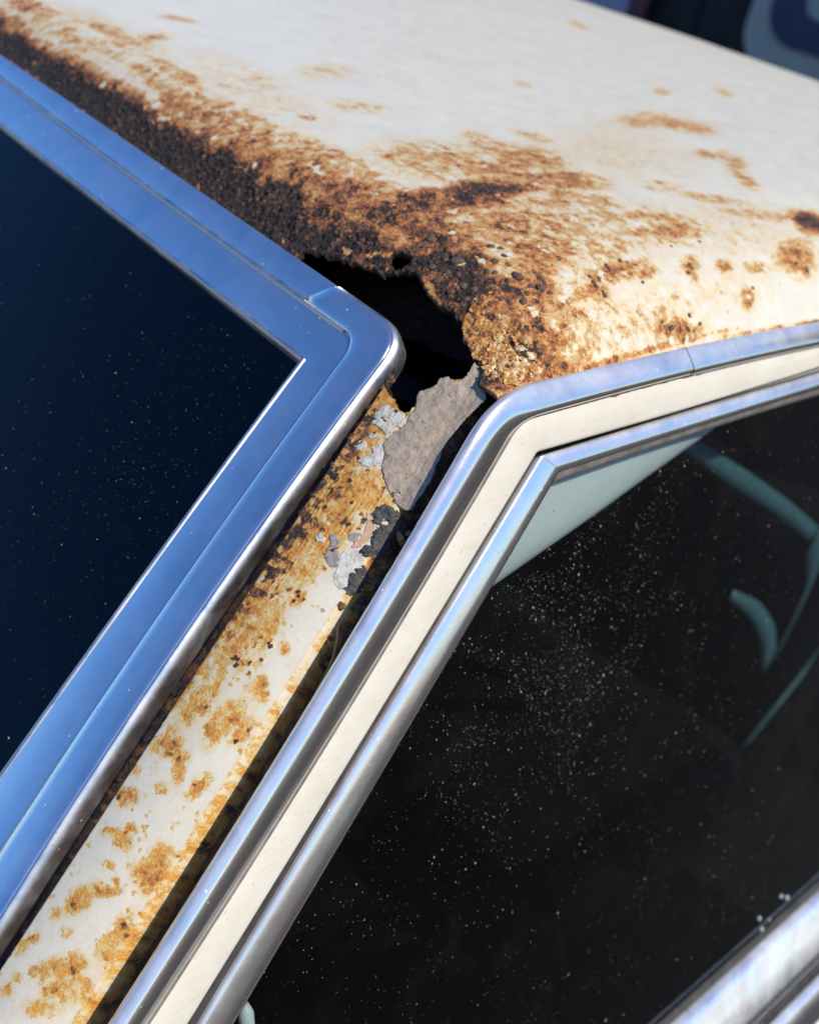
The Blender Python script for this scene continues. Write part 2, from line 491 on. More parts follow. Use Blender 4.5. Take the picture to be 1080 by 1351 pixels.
def map_n(nt, v, a, b, c, d):
    n = node(nt, 'ShaderNodeMapRange')
    nt.links.new(v, n.inputs[0])
    for i, k in enumerate((a, b, c, d)):
        n.inputs[1 + i].default_value = k
    return n.outputs[0]


def attr_n(nt, name):
    return node(nt, 'ShaderNodeAttribute', attribute_name=name).outputs['Fac']


def bump_n(nt, h, dist, strength=1., normal=None):
    n = node(nt, 'ShaderNodeBump')
    n.inputs['Distance'].default_value = dist
    n.inputs['Strength'].default_value = strength
    nt.links.new(h, n.inputs['Height'])
    if normal is not None:
        nt.links.new(normal, n.inputs['Normal'])
    return n.outputs['Normal']


def streaked(nt, sx, sy, sz):
    tc = node(nt, 'ShaderNodeTexCoord')
    mp = node(nt, 'ShaderNodeMapping')
    mp.inputs['Scale'].default_value = (sx, sy, sz)
    nt.links.new(tc.outputs['Object'], mp.inputs['Vector'])
    return mp.outputs['Vector']


def rust_paint(name, paint, stops, fine=.50, mid=.34, fscale=900, mscale=330, hscale=230, hue=.42, deep=.0014, flake=((420, .16), (900, .10))):
    """Old cream paint that gives way to rust where the 'rust' attribute (rust on the sheet plus shade painted along edges) is high."""
    m, nt, bs = new_mat(name)
    L = nt.links.new
    r0 = attr_n(nt, 'rust')
    n1 = noise_n(nt, mscale, 5, .6)
    n2 = noise_n(nt, fscale, 4, .6)
    r = math_n(nt, 'ADD', r0, math_n(nt, 'MULTIPLY', math_n(nt, 'SUBTRACT', n1, .5), mid * 2))
    r = math_n(nt, 'ADD', r, math_n(nt, 'MULTIPLY', math_n(nt, 'SUBTRACT', n2, .5), fine * 2))
    r_col = r
    for fs, fa in flake:                                        # angular chips of paint let go one by one
        fv = node(nt, 'ShaderNodeTexVoronoi', feature='F1')
        fv.inputs['Scale'].default_value = fs
        warp = node(nt, 'ShaderNodeVectorMath', operation='ADD')
        tco = node(nt, 'ShaderNodeTexCoord').outputs['Object']
        wn_ = node(nt, 'ShaderNodeTexNoise')
        wn_.inputs['Scale'].default_value = fs * .8
        L(tco, wn_.inputs['Vector'])
        sc = node(nt, 'ShaderNodeVectorMath', operation='SCALE')
        sc.inputs['Scale'].default_value = .6 / fs
        L(wn_.outputs['Color'], sc.inputs[0])
        L(tco, warp.inputs[0])
        L(sc.outputs[0], warp.inputs[1])
        L(warp.outputs[0], fv.inputs['Vector'])
        fc = node(nt, 'ShaderNodeSeparateColor')
        L(fv.outputs['Color'], fc.inputs[0])
        near = map_n(nt, r0, .12, .34, .15, 1.)
        r = math_n(nt, 'ADD', r, math_n(nt, 'MULTIPLY', math_n(nt, 'MULTIPLY', math_n(nt, 'SUBTRACT', fc.outputs[0], .5), fa), near))
    n4 = noise_n(nt, hscale, 5, .65)
    rc = math_n(nt, 'MAXIMUM', math_n(nt, 'ADD', r_col, math_n(nt, 'MULTIPLY', math_n(nt, 'SUBTRACT', n4, .5), hue * 2)), .40)
    rust_c = ramp_n(nt, rc, stops)
    # paint: chalky, dusty, with yellow stain towards the rust
    dirt = noise_n(nt, 60, 6, .65)
    pc = ramp_n(nt, dirt, [(.3, tuple(c * .93 for c in paint)), (.55, paint), (.75, tuple(min(1, c * 1.05) for c in paint))])
    stain = map_n(nt, math_n(nt, 'ADD', r0, math_n(nt, 'MULTIPLY', math_n(nt, 'SUBTRACT', noise_n(nt, 140, 5, .6), .5), .5)), .06, .42, 0., .85)
    pc = mix_n(nt, stain, pc, (.60, .43, .18))
    # specks of dirt and pits
    vor = node(nt, 'ShaderNodeTexVoronoi', feature='F1')
    vor.inputs['Scale'].default_value = 170
    vor.inputs['Randomness'].default_value = 1.0
    L(node(nt, 'ShaderNodeTexCoord').outputs['Object'], vor.inputs['Vector'])
    cell = node(nt, 'ShaderNodeSeparateColor')
    L(vor.outputs['Color'], cell.inputs[0])
    rad = map_n(nt, cell.outputs[0], .72, 1., 0., .17)
    sp = math_n(nt, 'LESS_THAN', vor.outputs['Distance'], rad)
    spc = mix_n(nt, cell.outputs[1], (.24, .20, .16), (.40, .30, .2))
    pc = mix_n(nt, math_n(nt, 'MULTIPLY', sp, .75), pc, spc)
    big = node(nt, 'ShaderNodeTexVoronoi', feature='F1')
    big.inputs['Scale'].default_value = 62
    L(node(nt, 'ShaderNodeTexCoord').outputs['Object'], big.inputs['Vector'])
    bc = node(nt, 'ShaderNodeSeparateColor')
    L(big.outputs['Color'], bc.inputs[0])
    wob = math_n(nt, 'ADD', big.outputs['Distance'], math_n(nt, 'MULTIPLY', math_n(nt, 'SUBTRACT', noise_n(nt, 700, 3), .5), .12))
    sp2 = math_n(nt, 'LESS_THAN', wob, map_n(nt, bc.outputs[0], .80, 1., 0., .10))
    pc = mix_n(nt, math_n(nt, 'MULTIPLY', sp2, .7), pc, mix_n(nt, bc.outputs[1], (.22, .19, .16), (.42, .24, .11)))
    grain = noise_n(nt, 420, 4, .7)
    pc = mix_n(nt, map_n(nt, grain, .54, .74, 0., .20), pc, (.36, .32, .25))
    fac = map_n(nt, r, .40, .435, 0., 1.)
    fleck = map_n(nt, noise_n(nt, 560, 3, .6), .58, .68, 0., .4)
    rust_c = mix_n(nt, fleck, rust_c, (.64, .36, .17))
    c = mix_n(nt, fac, pc, rust_c)
    L(c, bs.inputs['Base Color'])
    rr = map_n(nt, dirt, .3, .7, .36, .44)
    gl = map_n(nt, noise_n(nt, 1500, 2, .5), .35, .7, .28, .75)
    rough = mix_n(nt, fac, rr, gl)
    L(rough, bs.inputs['Roughness'])
    bs.inputs['Specular IOR Level'].default_value = .45
    n3 = noise_n(nt, 1900, 3, .6)
    h = math_n(nt, 'MULTIPLY', fac, math_n(nt, 'ADD', math_n(nt, 'MULTIPLY', n2, 1.), math_n(nt, 'MULTIPLY', n3, .6)))
    h = math_n(nt, 'ADD', h, math_n(nt, 'MULTIPLY', math_n(nt, 'SUBTRACT', 1., fac), .95))
    h = math_n(nt, 'SUBTRACT', h, math_n(nt, 'MULTIPLY', sp, .12))
    h = math_n(nt, 'ADD', h, math_n(nt, 'MULTIPLY', noise_n(nt, 260, 3, .6), .18))
    L(bump_n(nt, h, deep, .95), bs.inputs['Normal'])
    return m


ROOF_STOPS = [(.36, (.66, .50, .24)), (.47, (.66, .38, .11)), (.60, (.58, .23, .05)), (.74, (.36, .125, .04)), (.88, (.13, .055, .028)), (1., (.026, .017, .013))]
PILLAR_STOPS = [(.40, (.68, .45, .15)), (.54, (.66, .34, .065)), (.72, (.55, .22, .035)), (.86, (.20, .08, .03)), (1., (.035, .024, .018))]
M_roof = rust_paint('rusted_cream_roof_paint', (.60, .575, .47), ROOF_STOPS)
M_pillar = rust_paint('flaking_cream_pillar_paint', (.63, .58, .455), PILLAR_STOPS, fine=.10, mid=.10, fscale=650, mscale=300, hscale=130, hue=.30, deep=.0010, flake=((430, .30), (900, .20), (1700, .12)))


def simple_rough(name, c0, c1, scale, rough=(.5, .9), bump=.0005, metallic=0., detail=5):
    m, nt, bs = new_mat(name)
    n = noise_n(nt, scale, detail, .62)
    nt.links.new(ramp_n(nt, n, [(.3, c0), (.7, c1)]), bs.inputs['Base Color'])
    nt.links.new(map_n(nt, noise_n(nt, scale * 3, 3), .3, .7, *rough), bs.inputs['Roughness'])
    h = math_n(nt, 'ADD', n, math_n(nt, 'MULTIPLY', noise_n(nt, scale * 4, 3), .4))
    nt.links.new(bump_n(nt, h, bump), bs.inputs['Normal'])
    bs.inputs['Metallic'].default_value = metallic
    return m


def chrome(name, base=.78, rough=.10, scratch=.25, film=0., axis=(1, 1, 1), pits=.5, wave=.35, haze=0., warm=1.):
    """Weathered bright trim: soft smears, fine scratches and pitted specks."""
    m, nt, bs = new_mat(name)
    L = nt.links.new
    bs.inputs['Metallic'].default_value = 1.
    smear = noise_n(nt, 45, 5, .6)
    fine = noise_n(nt, 1, 3, .7, streaked(nt, *axis))
    c = ramp_n(nt, smear, [(.3, (base * .93, base * .93 * warm ** .45, base * .93 * warm)), (.7, (base, base * warm ** .45, base * warm))])
    if film:
        f = noise_n(nt, 38, 2, .45, dist=.6)
        tint = ramp_n(nt, f, [(.35, (1., .90, .93)), (.5, (1, 1, 1)), (.62, (.84, 1., .98)), (.72, (.98, .92, 1.))])
        c = mix_n(nt, film, c, tint, 'MULTIPLY')
    vor = node(nt, 'ShaderNodeTexVoronoi')
    vor.inputs['Scale'].default_value = 420
    L(node(nt, 'ShaderNodeTexCoord').outputs['Object'], vor.inputs['Vector'])
    cell = node(nt, 'ShaderNodeSeparateColor')
    L(vor.outputs['Color'], cell.inputs[0])
    pit = math_n(nt, 'MULTIPLY', math_n(nt, 'LESS_THAN', vor.outputs['Distance'], map_n(nt, cell.outputs[0], .89, 1., 0., .2)),
                 math_n(nt, 'GREATER_THAN', noise_n(nt, 35, 3), .47))
    pc = mix_n(nt, math_n(nt, 'GREATER_THAN', cell.outputs[1], .45), (.02, .02, .02), (.85, .83, .78))
    pit = math_n(nt, 'MULTIPLY', pit, pits)
    L(mix_n(nt, pit, c, pc), bs.inputs['Base Color'])
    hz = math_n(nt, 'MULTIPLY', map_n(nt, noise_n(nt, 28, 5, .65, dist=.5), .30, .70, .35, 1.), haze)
    geo = node(nt, 'ShaderNodeNewGeometry')                     # dusty film, made whiter on upward faces to imitate their brighter reflections
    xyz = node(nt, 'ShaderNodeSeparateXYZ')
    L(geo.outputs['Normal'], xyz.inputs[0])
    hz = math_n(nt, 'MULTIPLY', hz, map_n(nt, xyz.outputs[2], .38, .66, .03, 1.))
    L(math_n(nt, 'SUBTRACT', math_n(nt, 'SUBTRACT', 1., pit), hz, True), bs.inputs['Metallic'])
    rg = math_n(nt, 'ADD', map_n(nt, smear, .3, .75, rough * .7, rough * 1.5), math_n(nt, 'MULTIPLY', math_n(nt, 'SUBTRACT', fine, .5), scratch))
    L(math_n(nt, 'MAXIMUM', math_n(nt, 'ADD', rg, math_n(nt, 'MULTIPLY', pit, .5)), .03), bs.inputs['Roughness'])
    h = math_n(nt, 'ADD', math_n(nt, 'MULTIPLY', fine, .12), math_n(nt, 'MULTIPLY', noise_n(nt, 30, 2), 1.))
    L(bump_n(nt, h, .0004, wave), bs.inputs['Normal'])
    return m


M_wtrim = chrome('windshield_bright_trim', .84, .13, .12, 0., (400, 30, 400), .8, .25, .07)
M_wedge = chrome('windshield_trim_edge', .56, .42, .2, 0., (300, 300, 300), .6)
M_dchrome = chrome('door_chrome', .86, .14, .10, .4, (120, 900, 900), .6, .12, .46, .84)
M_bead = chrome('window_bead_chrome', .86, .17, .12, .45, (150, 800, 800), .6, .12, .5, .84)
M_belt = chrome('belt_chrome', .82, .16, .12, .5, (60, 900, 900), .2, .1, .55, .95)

# glass: a dark tint that lets a little through and mirrors by Fresnel, with a film of dust


def glass(name, tint, dust, ior=1.5, smear_scale=14, coat=(1, 1, 1)):
    m, nt, bs = new_mat(name)
    nt.nodes.remove(bs)
    L = nt.links.new
    tr = node(nt, 'ShaderNodeBsdfTransparent')
    tr.inputs[0].default_value = (*tint, 1)
    gl = node(nt, 'ShaderNodeBsdfGlossy')
    gl.inputs['Roughness'].default_value = .015
    gl.inputs['Color'].default_value = (*coat, 1)
    fr = node(nt, 'ShaderNodeFresnel')
    fr.inputs['IOR'].default_value = ior
    mx = node(nt, 'ShaderNodeMixShader')
    L(fr.outputs[0], mx.inputs[0]); L(tr.outputs[0], mx.inputs[1]); L(gl.outputs[0], mx.inputs[2])
    df = node(nt, 'ShaderNodeBsdfDiffuse')
    df.inputs['Color'].default_value = (.50, .42, .31, 1)
    a = map_n(nt, noise_n(nt, smear_scale, 6, .65, dist=1.2), .50, .80, 0., dust)
    sp = map_n(nt, noise_n(nt, 900, 2, .5), .68, .78, 0., dust * 5)
    a = math_n(nt, 'ADD', a, math_n(nt, 'MULTIPLY', sp, noise_n(nt, 22, 3)), clamp=True)
    mx2 = node(nt, 'ShaderNodeMixShader')
    L(a, mx2.inputs[0]); L(mx.outputs[0], mx2.inputs[1]); L(df.outputs[0], mx2.inputs[2])
    L(mx2.outputs[0], nt.nodes['Material Output'].inputs['Surface'])
    return m


M_windshield = glass('dark_windshield_glass', (.03, .04, .06), .002, 1.38)
M_doorglass = glass('tinted_door_glass', (.60, .66, .66), .009, 1.31)

M_frame = simple_rough('cream_door_frame_paint', (.58, .535, .435), (.64, .595, .49), 40, (.3, .5), .0001)
nt = M_frame.node_tree
bs = nt.nodes['Principled BSDF']
base = bs.inputs['Base Color'].links[0].from_socket
c = mix_n(nt, map_n(nt, noise_n(nt, 1, 5, .7, streaked(nt, 60, 500, 500)), .50, .72, 0., .2), base, (.36, .31, .23))
c = mix_n(nt, map_n(nt, noise_n(nt, 700, 3, .6), .66, .72, 0., .75), c, (.20, .15, .10))
c = mix_n(nt, map_n(nt, noise_n(nt, 130, 5, .7), .66, .74, 0., .7), c, (.40, .27, .14))
nt.links.new(c, bs.inputs['Base Color'])
M_bodypaint = simple_rough('cream_body_paint', (.66, .63, .56), (.72, .69, .62), 20, (.3, .5), .0001)
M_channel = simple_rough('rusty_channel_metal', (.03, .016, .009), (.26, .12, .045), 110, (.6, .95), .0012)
M_inner = simple_rough('dark_inner_metal', (.015, .011, .009), (.075, .05, .036), 160, (.6, .95), .0015)
M_primer = simple_rough('bare_grey_brown_primer', (.24, .19, .14), (.37, .305, .23), 190, (.5, .8), .0003)
nt = M_primer.node_tree
bs = nt.nodes['Principled BSDF']
base = bs.inputs['Base Color'].links[0].from_socket
scr = map_n(nt, noise_n(nt, 1, 4, .7, streaked(nt, 900, 160, 500)), .60, .68, 0., .7)
scr = math_n(nt, 'MULTIPLY', scr, map_n(nt, noise_n(nt, 60, 3), .45, .6, 0., 1.))
c = mix_n(nt, scr, base, (.50, .38, .29))
c = mix_n(nt, map_n(nt, noise_n(nt, 260, 5, .7), .58, .68, 0., .8), c, (.11, .07, .05))
c = mix_n(nt, map_n(nt, noise_n(nt, 95, 5, .7), .60, .70, 0., .7), c, (.40, .26, .17))
nt.links.new(c, bs.inputs['Base Color'])
M_flake = simple_rough('chalky_grey_white_paint', (.34, .31, .26), (.64, .61, .54), 260, (.6, .9), .0006)
M_greychip = simple_rough('slate_grey_primer', (.20, .175, .165), (.30, .27, .25), 300, (.6, .9), .0003)
M_tar = simple_rough('black_grey_scale', (.02, .02, .02), (.15, .14, .135), 420, (.5, .85), .0015)
M_pink = simple_rough('pinkish_filler', (.42, .24, .14), (.56, .37, .25), 300, (.6, .9), .0004)
M_blister = simple_rough('dark_rust_blister', (.05, .030, .020), (.15, .09, .06), 500, (.6, .9), .0006)
M_scale_o = simple_rough('orange_rust_scale', (.34, .105, .025), (.60, .29, .11), 330, (.35, .75), .0012)
M_scale_p = simple_rough('pale_rust_scale', (.33, .14, .05), (.62, .45, .26), 280, (.35, .75), .0014)
M_rubber = simple_rough('weathered_rubber', (.012, .012, .012), (.045, .042, .038), 90, (.45, .8), .0003)
M_seal = simple_rough('brown_grey_weatherstrip', (.10, .085, .07), (.22, .19, .165), 120, (.5, .8), .0004)
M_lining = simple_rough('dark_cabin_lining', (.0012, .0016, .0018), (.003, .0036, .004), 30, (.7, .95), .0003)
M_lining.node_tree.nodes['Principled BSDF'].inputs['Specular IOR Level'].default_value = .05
M_teal = simple_rough('teal_vinyl', (.055, .13, .15), (.075, .17, .19), 50, (.3, .5), .0002)
M_palegrey = simple_rough('pale_grey_finish', (.66, .70, .68), (.76, .80, .77), 30, (.4, .6), .0001)
M_dust = simple_rough('dust_speck', (.26, .23, .18), (.52, .48, .40), 900, (.5, .8), .0001)
M_straw = simple_rough('dry_straw', (.38, .2, .08), (.55, .33, .15), 300, (.5, .8), .0002)
M_ground = simple_rough('asphalt', (.022, .022, .023), (.046, .044, .042), 60, (.75, .95), .004)
M_darkboard = simple_rough('black_stained_board', (.008, .008, .009), (.018, .017, .017), 12, (.6, .9), .001)
M_signwhite = simple_rough('sign_white', (.36, .35, .29), (.42, .40, .34), 8, (.35, .5), .0002)
M_signblue = simple_rough('sign_navy', (.012, .022, .075), (.018, .03, .095), 8, (.3, .45), .0002)
M_lavender = simple_rough('lavender_grey_board', (.30, .29, .36), (.38, .36, .43), 8, (.5, .7), .0002)
M_maroon = simple_rough('maroon_edge', (.09, .02, .035), (.13, .03, .045), 8, (.5, .7), .0002)

# ---------------------------------------------------------------- ground
mesh('ground', [(-60, -60, 0), (60, -60, 0), (60, 60, 0), (-60, 60, 0)], [(0, 1, 2, 3)], M_ground, None, False, kind='structure')

# ---------------------------------------------------------------- reference planes of the car (world metres)
UP = np.array([0, 0, H])
P_UP = np.array([.71132, .21848, .66805])              # up the windshield pillar
W_UP = np.array([.72893, 0, .68459])                   # up the windshield
W_N = np.array([-.68459, 0, .72893])
D_UP = np.array([0, .31084, .95046])                   # up the leaning door
D_N = np.array([0, -.95046, .31084])
P_OUT = np.array([.24785, -.96738, .05248])            # across the pillar, outwards
P_N = np.array([-.65772, -.12825, .74226])
P_O = np.array([-.01567, .04958, -.01471]) - P_N * .006


def onW(a, y, h=0.):
    a, y, h = np.broadcast_arrays(np.asarray(a, float), y, h)
    return a[..., None] * 1e-3 * W_UP + y[..., None] * 1e-3 * np.array([0, 1., 0]) + h[..., None] * 1e-3 * W_N + UP


def onD(x, a, h=0.):
    x, a, h = np.broadcast_arrays(np.asarray(x, float), a, h)
    return np.array([0, -.008, 0]) + x[..., None] * 1e-3 * np.array([1., 0, 0]) + a[..., None] * 1e-3 * D_UP + h[..., None] * 1e-3 * D_N + UP


def onP(s, t, h=0.):
    s, t, h = np.broadcast_arrays(np.asarray(s, float), t, h)
    return P_O - s[..., None] * 1e-3 * P_UP + t[..., None] * 1e-3 * P_OUT + h[..., None] * 1e-3 * P_N + UP


CAR_AT = (.75, .62, 0)
car = empty('car', CAR_AT, None, label='old cream car with rusted-through roof corner and chrome window trim', category='car')


# ---------------------------------------------------------------- roof
def zroof(x, y):
    ym = np.minimum(y, 1.26 - y)
    xf = np.maximum(x - .0055, -.004)
    ys = np.maximum(ym + .006, -.004)
    gx = 1 - np.exp(-xf / .026)
    gy = 1 - np.exp(-ys / .030)
    z = -.006 + .042 * gx * gy + .012 * (1 - np.exp(-np.maximum(x, 0) / .3)) * (1 - np.exp(-np.maximum(ym, 0) / .3))
    return z - .25 * np.maximum(x - .78, 0) ** 2


def graded(a, fine, until, grow, b):
    v, d = [a], fine
    while v[-1] < b:
        v.append(v[-1] + d)
        if v[-1] > until:
            d = min(d * grow, .02)
    v[-1] = b
    return np.array(v)


xs = graded(.0045, .0006, .12, 1.014, 1.12)
ys = graded(-.006, .0007, .26, 1.0045, 1.266)
GX, GY = np.meshgrid(xs, ys, indexing='ij')
rx, ry = GX.ravel(), GY.ravel()
rz = zroof(rx, ry)
P0 = np.stack([rx, ry, rz], 1)
field = blobs(ROOF_RUST, rx * 1e3, ry * 1e3)
ccx, ccy = chips(rx * 1e3, ry * 1e3, 2.3, 4)
PC = np.stack([ccx * 1e-3, ccy * 1e-3, rz], 1)
ragged = .55 * fbm(P0, 90, 4, .55, 3.) + .75 * fbm(PC, 150, 3, .6, 13.)
corner = np.exp(-((rx - .02) / .03) ** 2 - ((ry - .01) / .03) ** 2)
field = np.maximum(field, .72 * corner)
wear_shade = field + (.30 + .16 * (1 - smooth(.6, .8, field))) * ragged * smooth(.06, .40, field) + .05 * fbm(P0, 25, 3, .5, 9.)
wear_shade = wear_shade + .26 * fbm(P0, 42, 3, .55, 87.) * smooth(.45, .8, field)
left_paint = smooth(.52, .60, fbm(PC, 95, 3, .6, 55.)) * smooth(.3, .5, field) * (1 - smooth(.92, 1.02, field))
wear_shade = wear_shade * (1 - .75 * left_paint)                              # islands of paint still holding on
crust = smooth(.62, 1.0, wear_shade)
wear_shade = wear_shade + .32 * (1 - smooth(.008, .020, rx)) * smooth(.5, .8, field)  # front edge blackened further, painting in the shade beside the trim
# crust stands up in lumps, with pits between
lump = 1 - np.abs(fbm(P0, 190, 3, .5, 5.)) * 1.6
pits = fbm(P0, 420, 3, .55, 31.)
scabs = smooth(.1, .6, fbm(P0, 120, 2, .5, 77.))
grit = fbm(P0, 800, 2, .5, 91.)
disp = crust * (.0007 * lump + .0009 * scabs + .0010 * pits + .0010 * grit - .0004) + smooth(.4, .6, wear_shade) * (.00035 * pits) \
    + .00022 * fbm(P0, 130, 3, .6, 47.) * (1 - smooth(.04, .12, ry)) \
    + .0004 * fbm(P0, 14, 2, .5, 40.) * smooth(0., .1, np.minimum(rx, ry + .006))
gx_, gy_ = np.gradient(rz.reshape(GX.shape), xs, ys)
N = np.stack([-gx_.ravel(), -gy_.ravel(), np.ones(len(rx))], 1)
N /= np.linalg.norm(N, axis=1)[:, None]
V = P0 + N * disp[:, None]
wear_shade = wear_shade + .22 * crust * (.3 - scabs) * .6 - .10 * crust * pits
jx = rx * 1e3 + 1.6 * fbm(P0, 160, 3, .6, 61.)
jy = ry * 1e3 + 2.2 * fbm(P0, 140, 3, .6, 62.)
gone = in_poly(jx, jy, HOLE)
gone |= ((jx - PINHOLE[0]) / 3.6) ** 2 + ((jy - PINHOLE[1]) / 6.5) ** 2 < 1
q = grid_faces(*GX.shape)
keep = ~gone[q].any(axis=1)
edge = np.zeros(len(rx), bool)
edge[q[~keep].ravel()] = True
rim = edge & ~gone
# rust curls down at the broken rim
V[rim] -= N[rim] * .0008
wear_shade[rim] += .25
used = np.unique(q[keep])
re = -np.ones(len(rx), int)
re[used] = np.arange(len(used))
q = re[q[keep]]
Vr, Wr = V[used], wear_shade[used]
# thickness along every open rim
ed = np.concatenate([q[:, [0, 1]], q[:, [1, 2]], q[:, [2, 3]], q[:, [3, 0]]])
key = np.sort(ed, 1)
key = key[:, 0].astype(np.int64) * len(Vr) + key[:, 1]
uq, first, cnt = np.unique(key, return_index=True, return_counts=True)
be = ed[first[cnt == 1]]
bv = np.unique(be)
mp = -np.ones(len(Vr), int)
mp[bv] = np.arange(len(bv)) + len(Vr)
low = Vr[bv] - N[used][bv] * (.0022 + .0012 * rng.random(len(bv)))[:, None]
q = np.concatenate([q, np.stack([be[:, 1], be[:, 0], mp[be[:, 0]], mp[be[:, 1]]], 1)])
Vr = np.concatenate([Vr, low])
Wr = np.concatenate([Wr, np.full(len(bv), 1.)])
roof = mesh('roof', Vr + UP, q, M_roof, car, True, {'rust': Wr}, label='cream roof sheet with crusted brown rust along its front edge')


def rpoint(x, y):
    return Vector((x, y, float(zroof(np.array(x), np.array(y))) + H))


def rnormal(x, y):
    e = .002
    a = float(zroof(np.array(x + e), np.array(y)) - zroof(np.array(x - e), np.array(y))) / (2 * e)
    b = float(zroof(np.array(x), np.array(y + e)) - zroof(np.array(x), np.array(y - e))) / (2 * e)
    return Vector((-a, -b, 1)).normalized()


def lump_mesh(name, centre, normal, rad, flat, mat, parent, seed, sub=3, rough=.35, freq=1.1, stretch=(1, 1), spin=0., facet=False, **props):
    bm = bmesh.new()
    bmesh.ops.create_icosphere(bm, subdivisions=sub, radius=1.)
    P = np.array([v.co[:] for v in bm.verts])
    F = [[v.index for v in f.verts] for f in bm.faces]
    bm.free()
    k = 1 + rough * fbm(P, freq, 3, .55, seed * 3.7)
    if facet:
        k = k - .25 * np.abs(fbm(P, freq * 1.6, 2, .5, seed * 1.3 + 9))
    P = P * k[:, None]
    P[:, 0] *= stretch[0]
    P[:, 1] *= stretch[1]
    P[:, 2] *= flat
    c, s = math.cos(spin), math.sin(spin)
    P[:, :2] = P[:, :2] @ np.array([[c, s], [-s, c]])
    Rm = np.array(Vector(normal).to_track_quat('Z', 'Y').to_matrix())
    P = (P * rad) @ Rm.T + np.array(centre)
    return mesh(name, P, np.array(F), mat, parent, True, **props)


for i, (bx, by, br) in enumerate(BLISTERS):
    x, y, r = bx * 1e-3, by * 1e-3, br * 1.12e-3
    n = rnormal(x, y)
    lump_mesh('rust_blister', rpoint(x, y) + n * r * .12, n, r, .5, M_blister, roof, i + 1, 2, .3, 1.3, (1 + .3 * random.random(), .9), random.random() * 6)

# dark metal seen through the hole
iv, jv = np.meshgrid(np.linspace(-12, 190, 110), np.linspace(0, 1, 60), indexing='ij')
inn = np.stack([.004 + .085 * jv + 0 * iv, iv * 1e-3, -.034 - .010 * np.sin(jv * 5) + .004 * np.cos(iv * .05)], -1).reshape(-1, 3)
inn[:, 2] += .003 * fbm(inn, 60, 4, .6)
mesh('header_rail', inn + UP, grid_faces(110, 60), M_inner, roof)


# ---------------------------------------------------------------- trims: sweeps between two edge lines
def leg(p0, p1, p2, n, ext0=0., ext1=0.):
    """Gently curved line through three points, carried straight on past its ends."""
    p0, p1, p2 = (np.array(p, float) for p in (p0, p1, p2))
    t1 = np.linalg.norm(p1 - p0)
    t2 = t1 + np.linalg.norm(p2 - p1)
    t = np.linspace(0, t2, n)[:, None]
    q = p0 * (t - t1) * (t - t2) / (t1 * t2) + p1 * t * (t - t2) / (t1 * (t1 - t2)) + p2 * t * (t - t1) / (t2 * (t2 - t1))
    if ext0:
        d = q[0] - q[1]
        d /= np.linalg.norm(d)
        q = np.concatenate([q[0] + d * np.linspace(ext0, ext0 / 12, 12)[:, None], q])
    if ext1:
        d = q[-1] - q[-2]
        d /= np.linalg.norm(d)
        q = np.concatenate([q, q[-1] + d * np.linspace(ext1 / 12, ext1, 12)[:, None]])
    return q


def bend(spec, cut, ext=(0, 0), n=40, na=22):
    """Two legs joined by a rounded corner; always the same number of points."""
    a = leg(spec[0], spec[1], spec[2], 200)
    b = leg(spec[2], spec[3], spec[4], 200)

    def trim(c, from_end):
        d = np.concatenate([[0], np.cumsum(np.linalg.norm(np.diff(c, axis=0), axis=1))])
        s = np.linspace(0, d[-1] - cut, n) if from_end else np.linspace(cut, d[-1], n)
        return np.stack([np.interp(s, d, c[:, k]) for k in range(2)], 1)
    a2, b2 = trim(a, True), trim(b, False)
    t = np.linspace(0, 1, na + 2)[1:-1, None]
    da = a2[-1] - a2[-2]
    db = b2[0] - b2[1]
    da /= np.linalg.norm(da)
    db /= np.linalg.norm(db)
    k = np.linalg.norm(np.array(spec[2]) - a2[-1]) * .72
    k2 = np.linalg.norm(np.array(spec[2]) - b2[0]) * .72
    c1, c2 = a2[-1] + da * k, b2[0] + db * k2
    arc = (1 - t) ** 3 * a2[-1] + 3 * (1 - t) ** 2 * t * c1 + 3 * (1 - t) * t * t * c2 + t ** 3 * b2[0]
    e0 = a2[0] + (a2[0] - a2[1]) / np.linalg.norm(a2[0] - a2[1]) * np.linspace(1, 1 / 12, 12)[:, None] * ext[0]
    e1 = b2[-1] + (b2[-1] - b2[-2]) / np.linalg.norm(b2[-1] - b2[-2]) * np.linspace(1 / 12, 1, 12)[:, None] * ext[1]
    return np.concatenate([e0, a2, arc, b2, e1])


def sweep(name, A, B, prof, place, mat, parent, lo=0, hi=None, closed_ends=True, prof2=None, wgt=None, **props):
    """Surface between edge lines A and B (mm in a plane); prof is a list of (share of the way, height mm)."""
    A, B = A[lo:hi], B[lo:hi]
    pts = []
    for i, (t, h) in enumerate(prof):
        if prof2 is not None:
            w = wgt[lo:hi]
            h = h + (prof2[i][1] - h) * w
        c = A + (B - A) * t
        pts.append(place(c[:, 0], c[:, 1], h))
    V = np.stack(pts, 1)
    n, k = V.shape[:2]
    F = [tuple(f) for f in grid_faces(n, k)]
    if closed_ends:
        F += [tuple(range(k - 1, -1, -1)), tuple(range((n - 1) * k, n * k))]
    return mesh(name, V.reshape(-1, 3), F, mat, parent, True, **props)


def arch(h0, rise, n=9, power=.5):
    return [(i / (n - 1), h0 + rise * (max(0, 1 - (2 * i / (n - 1) - 1) ** 2)) ** power) for i in range(n)]


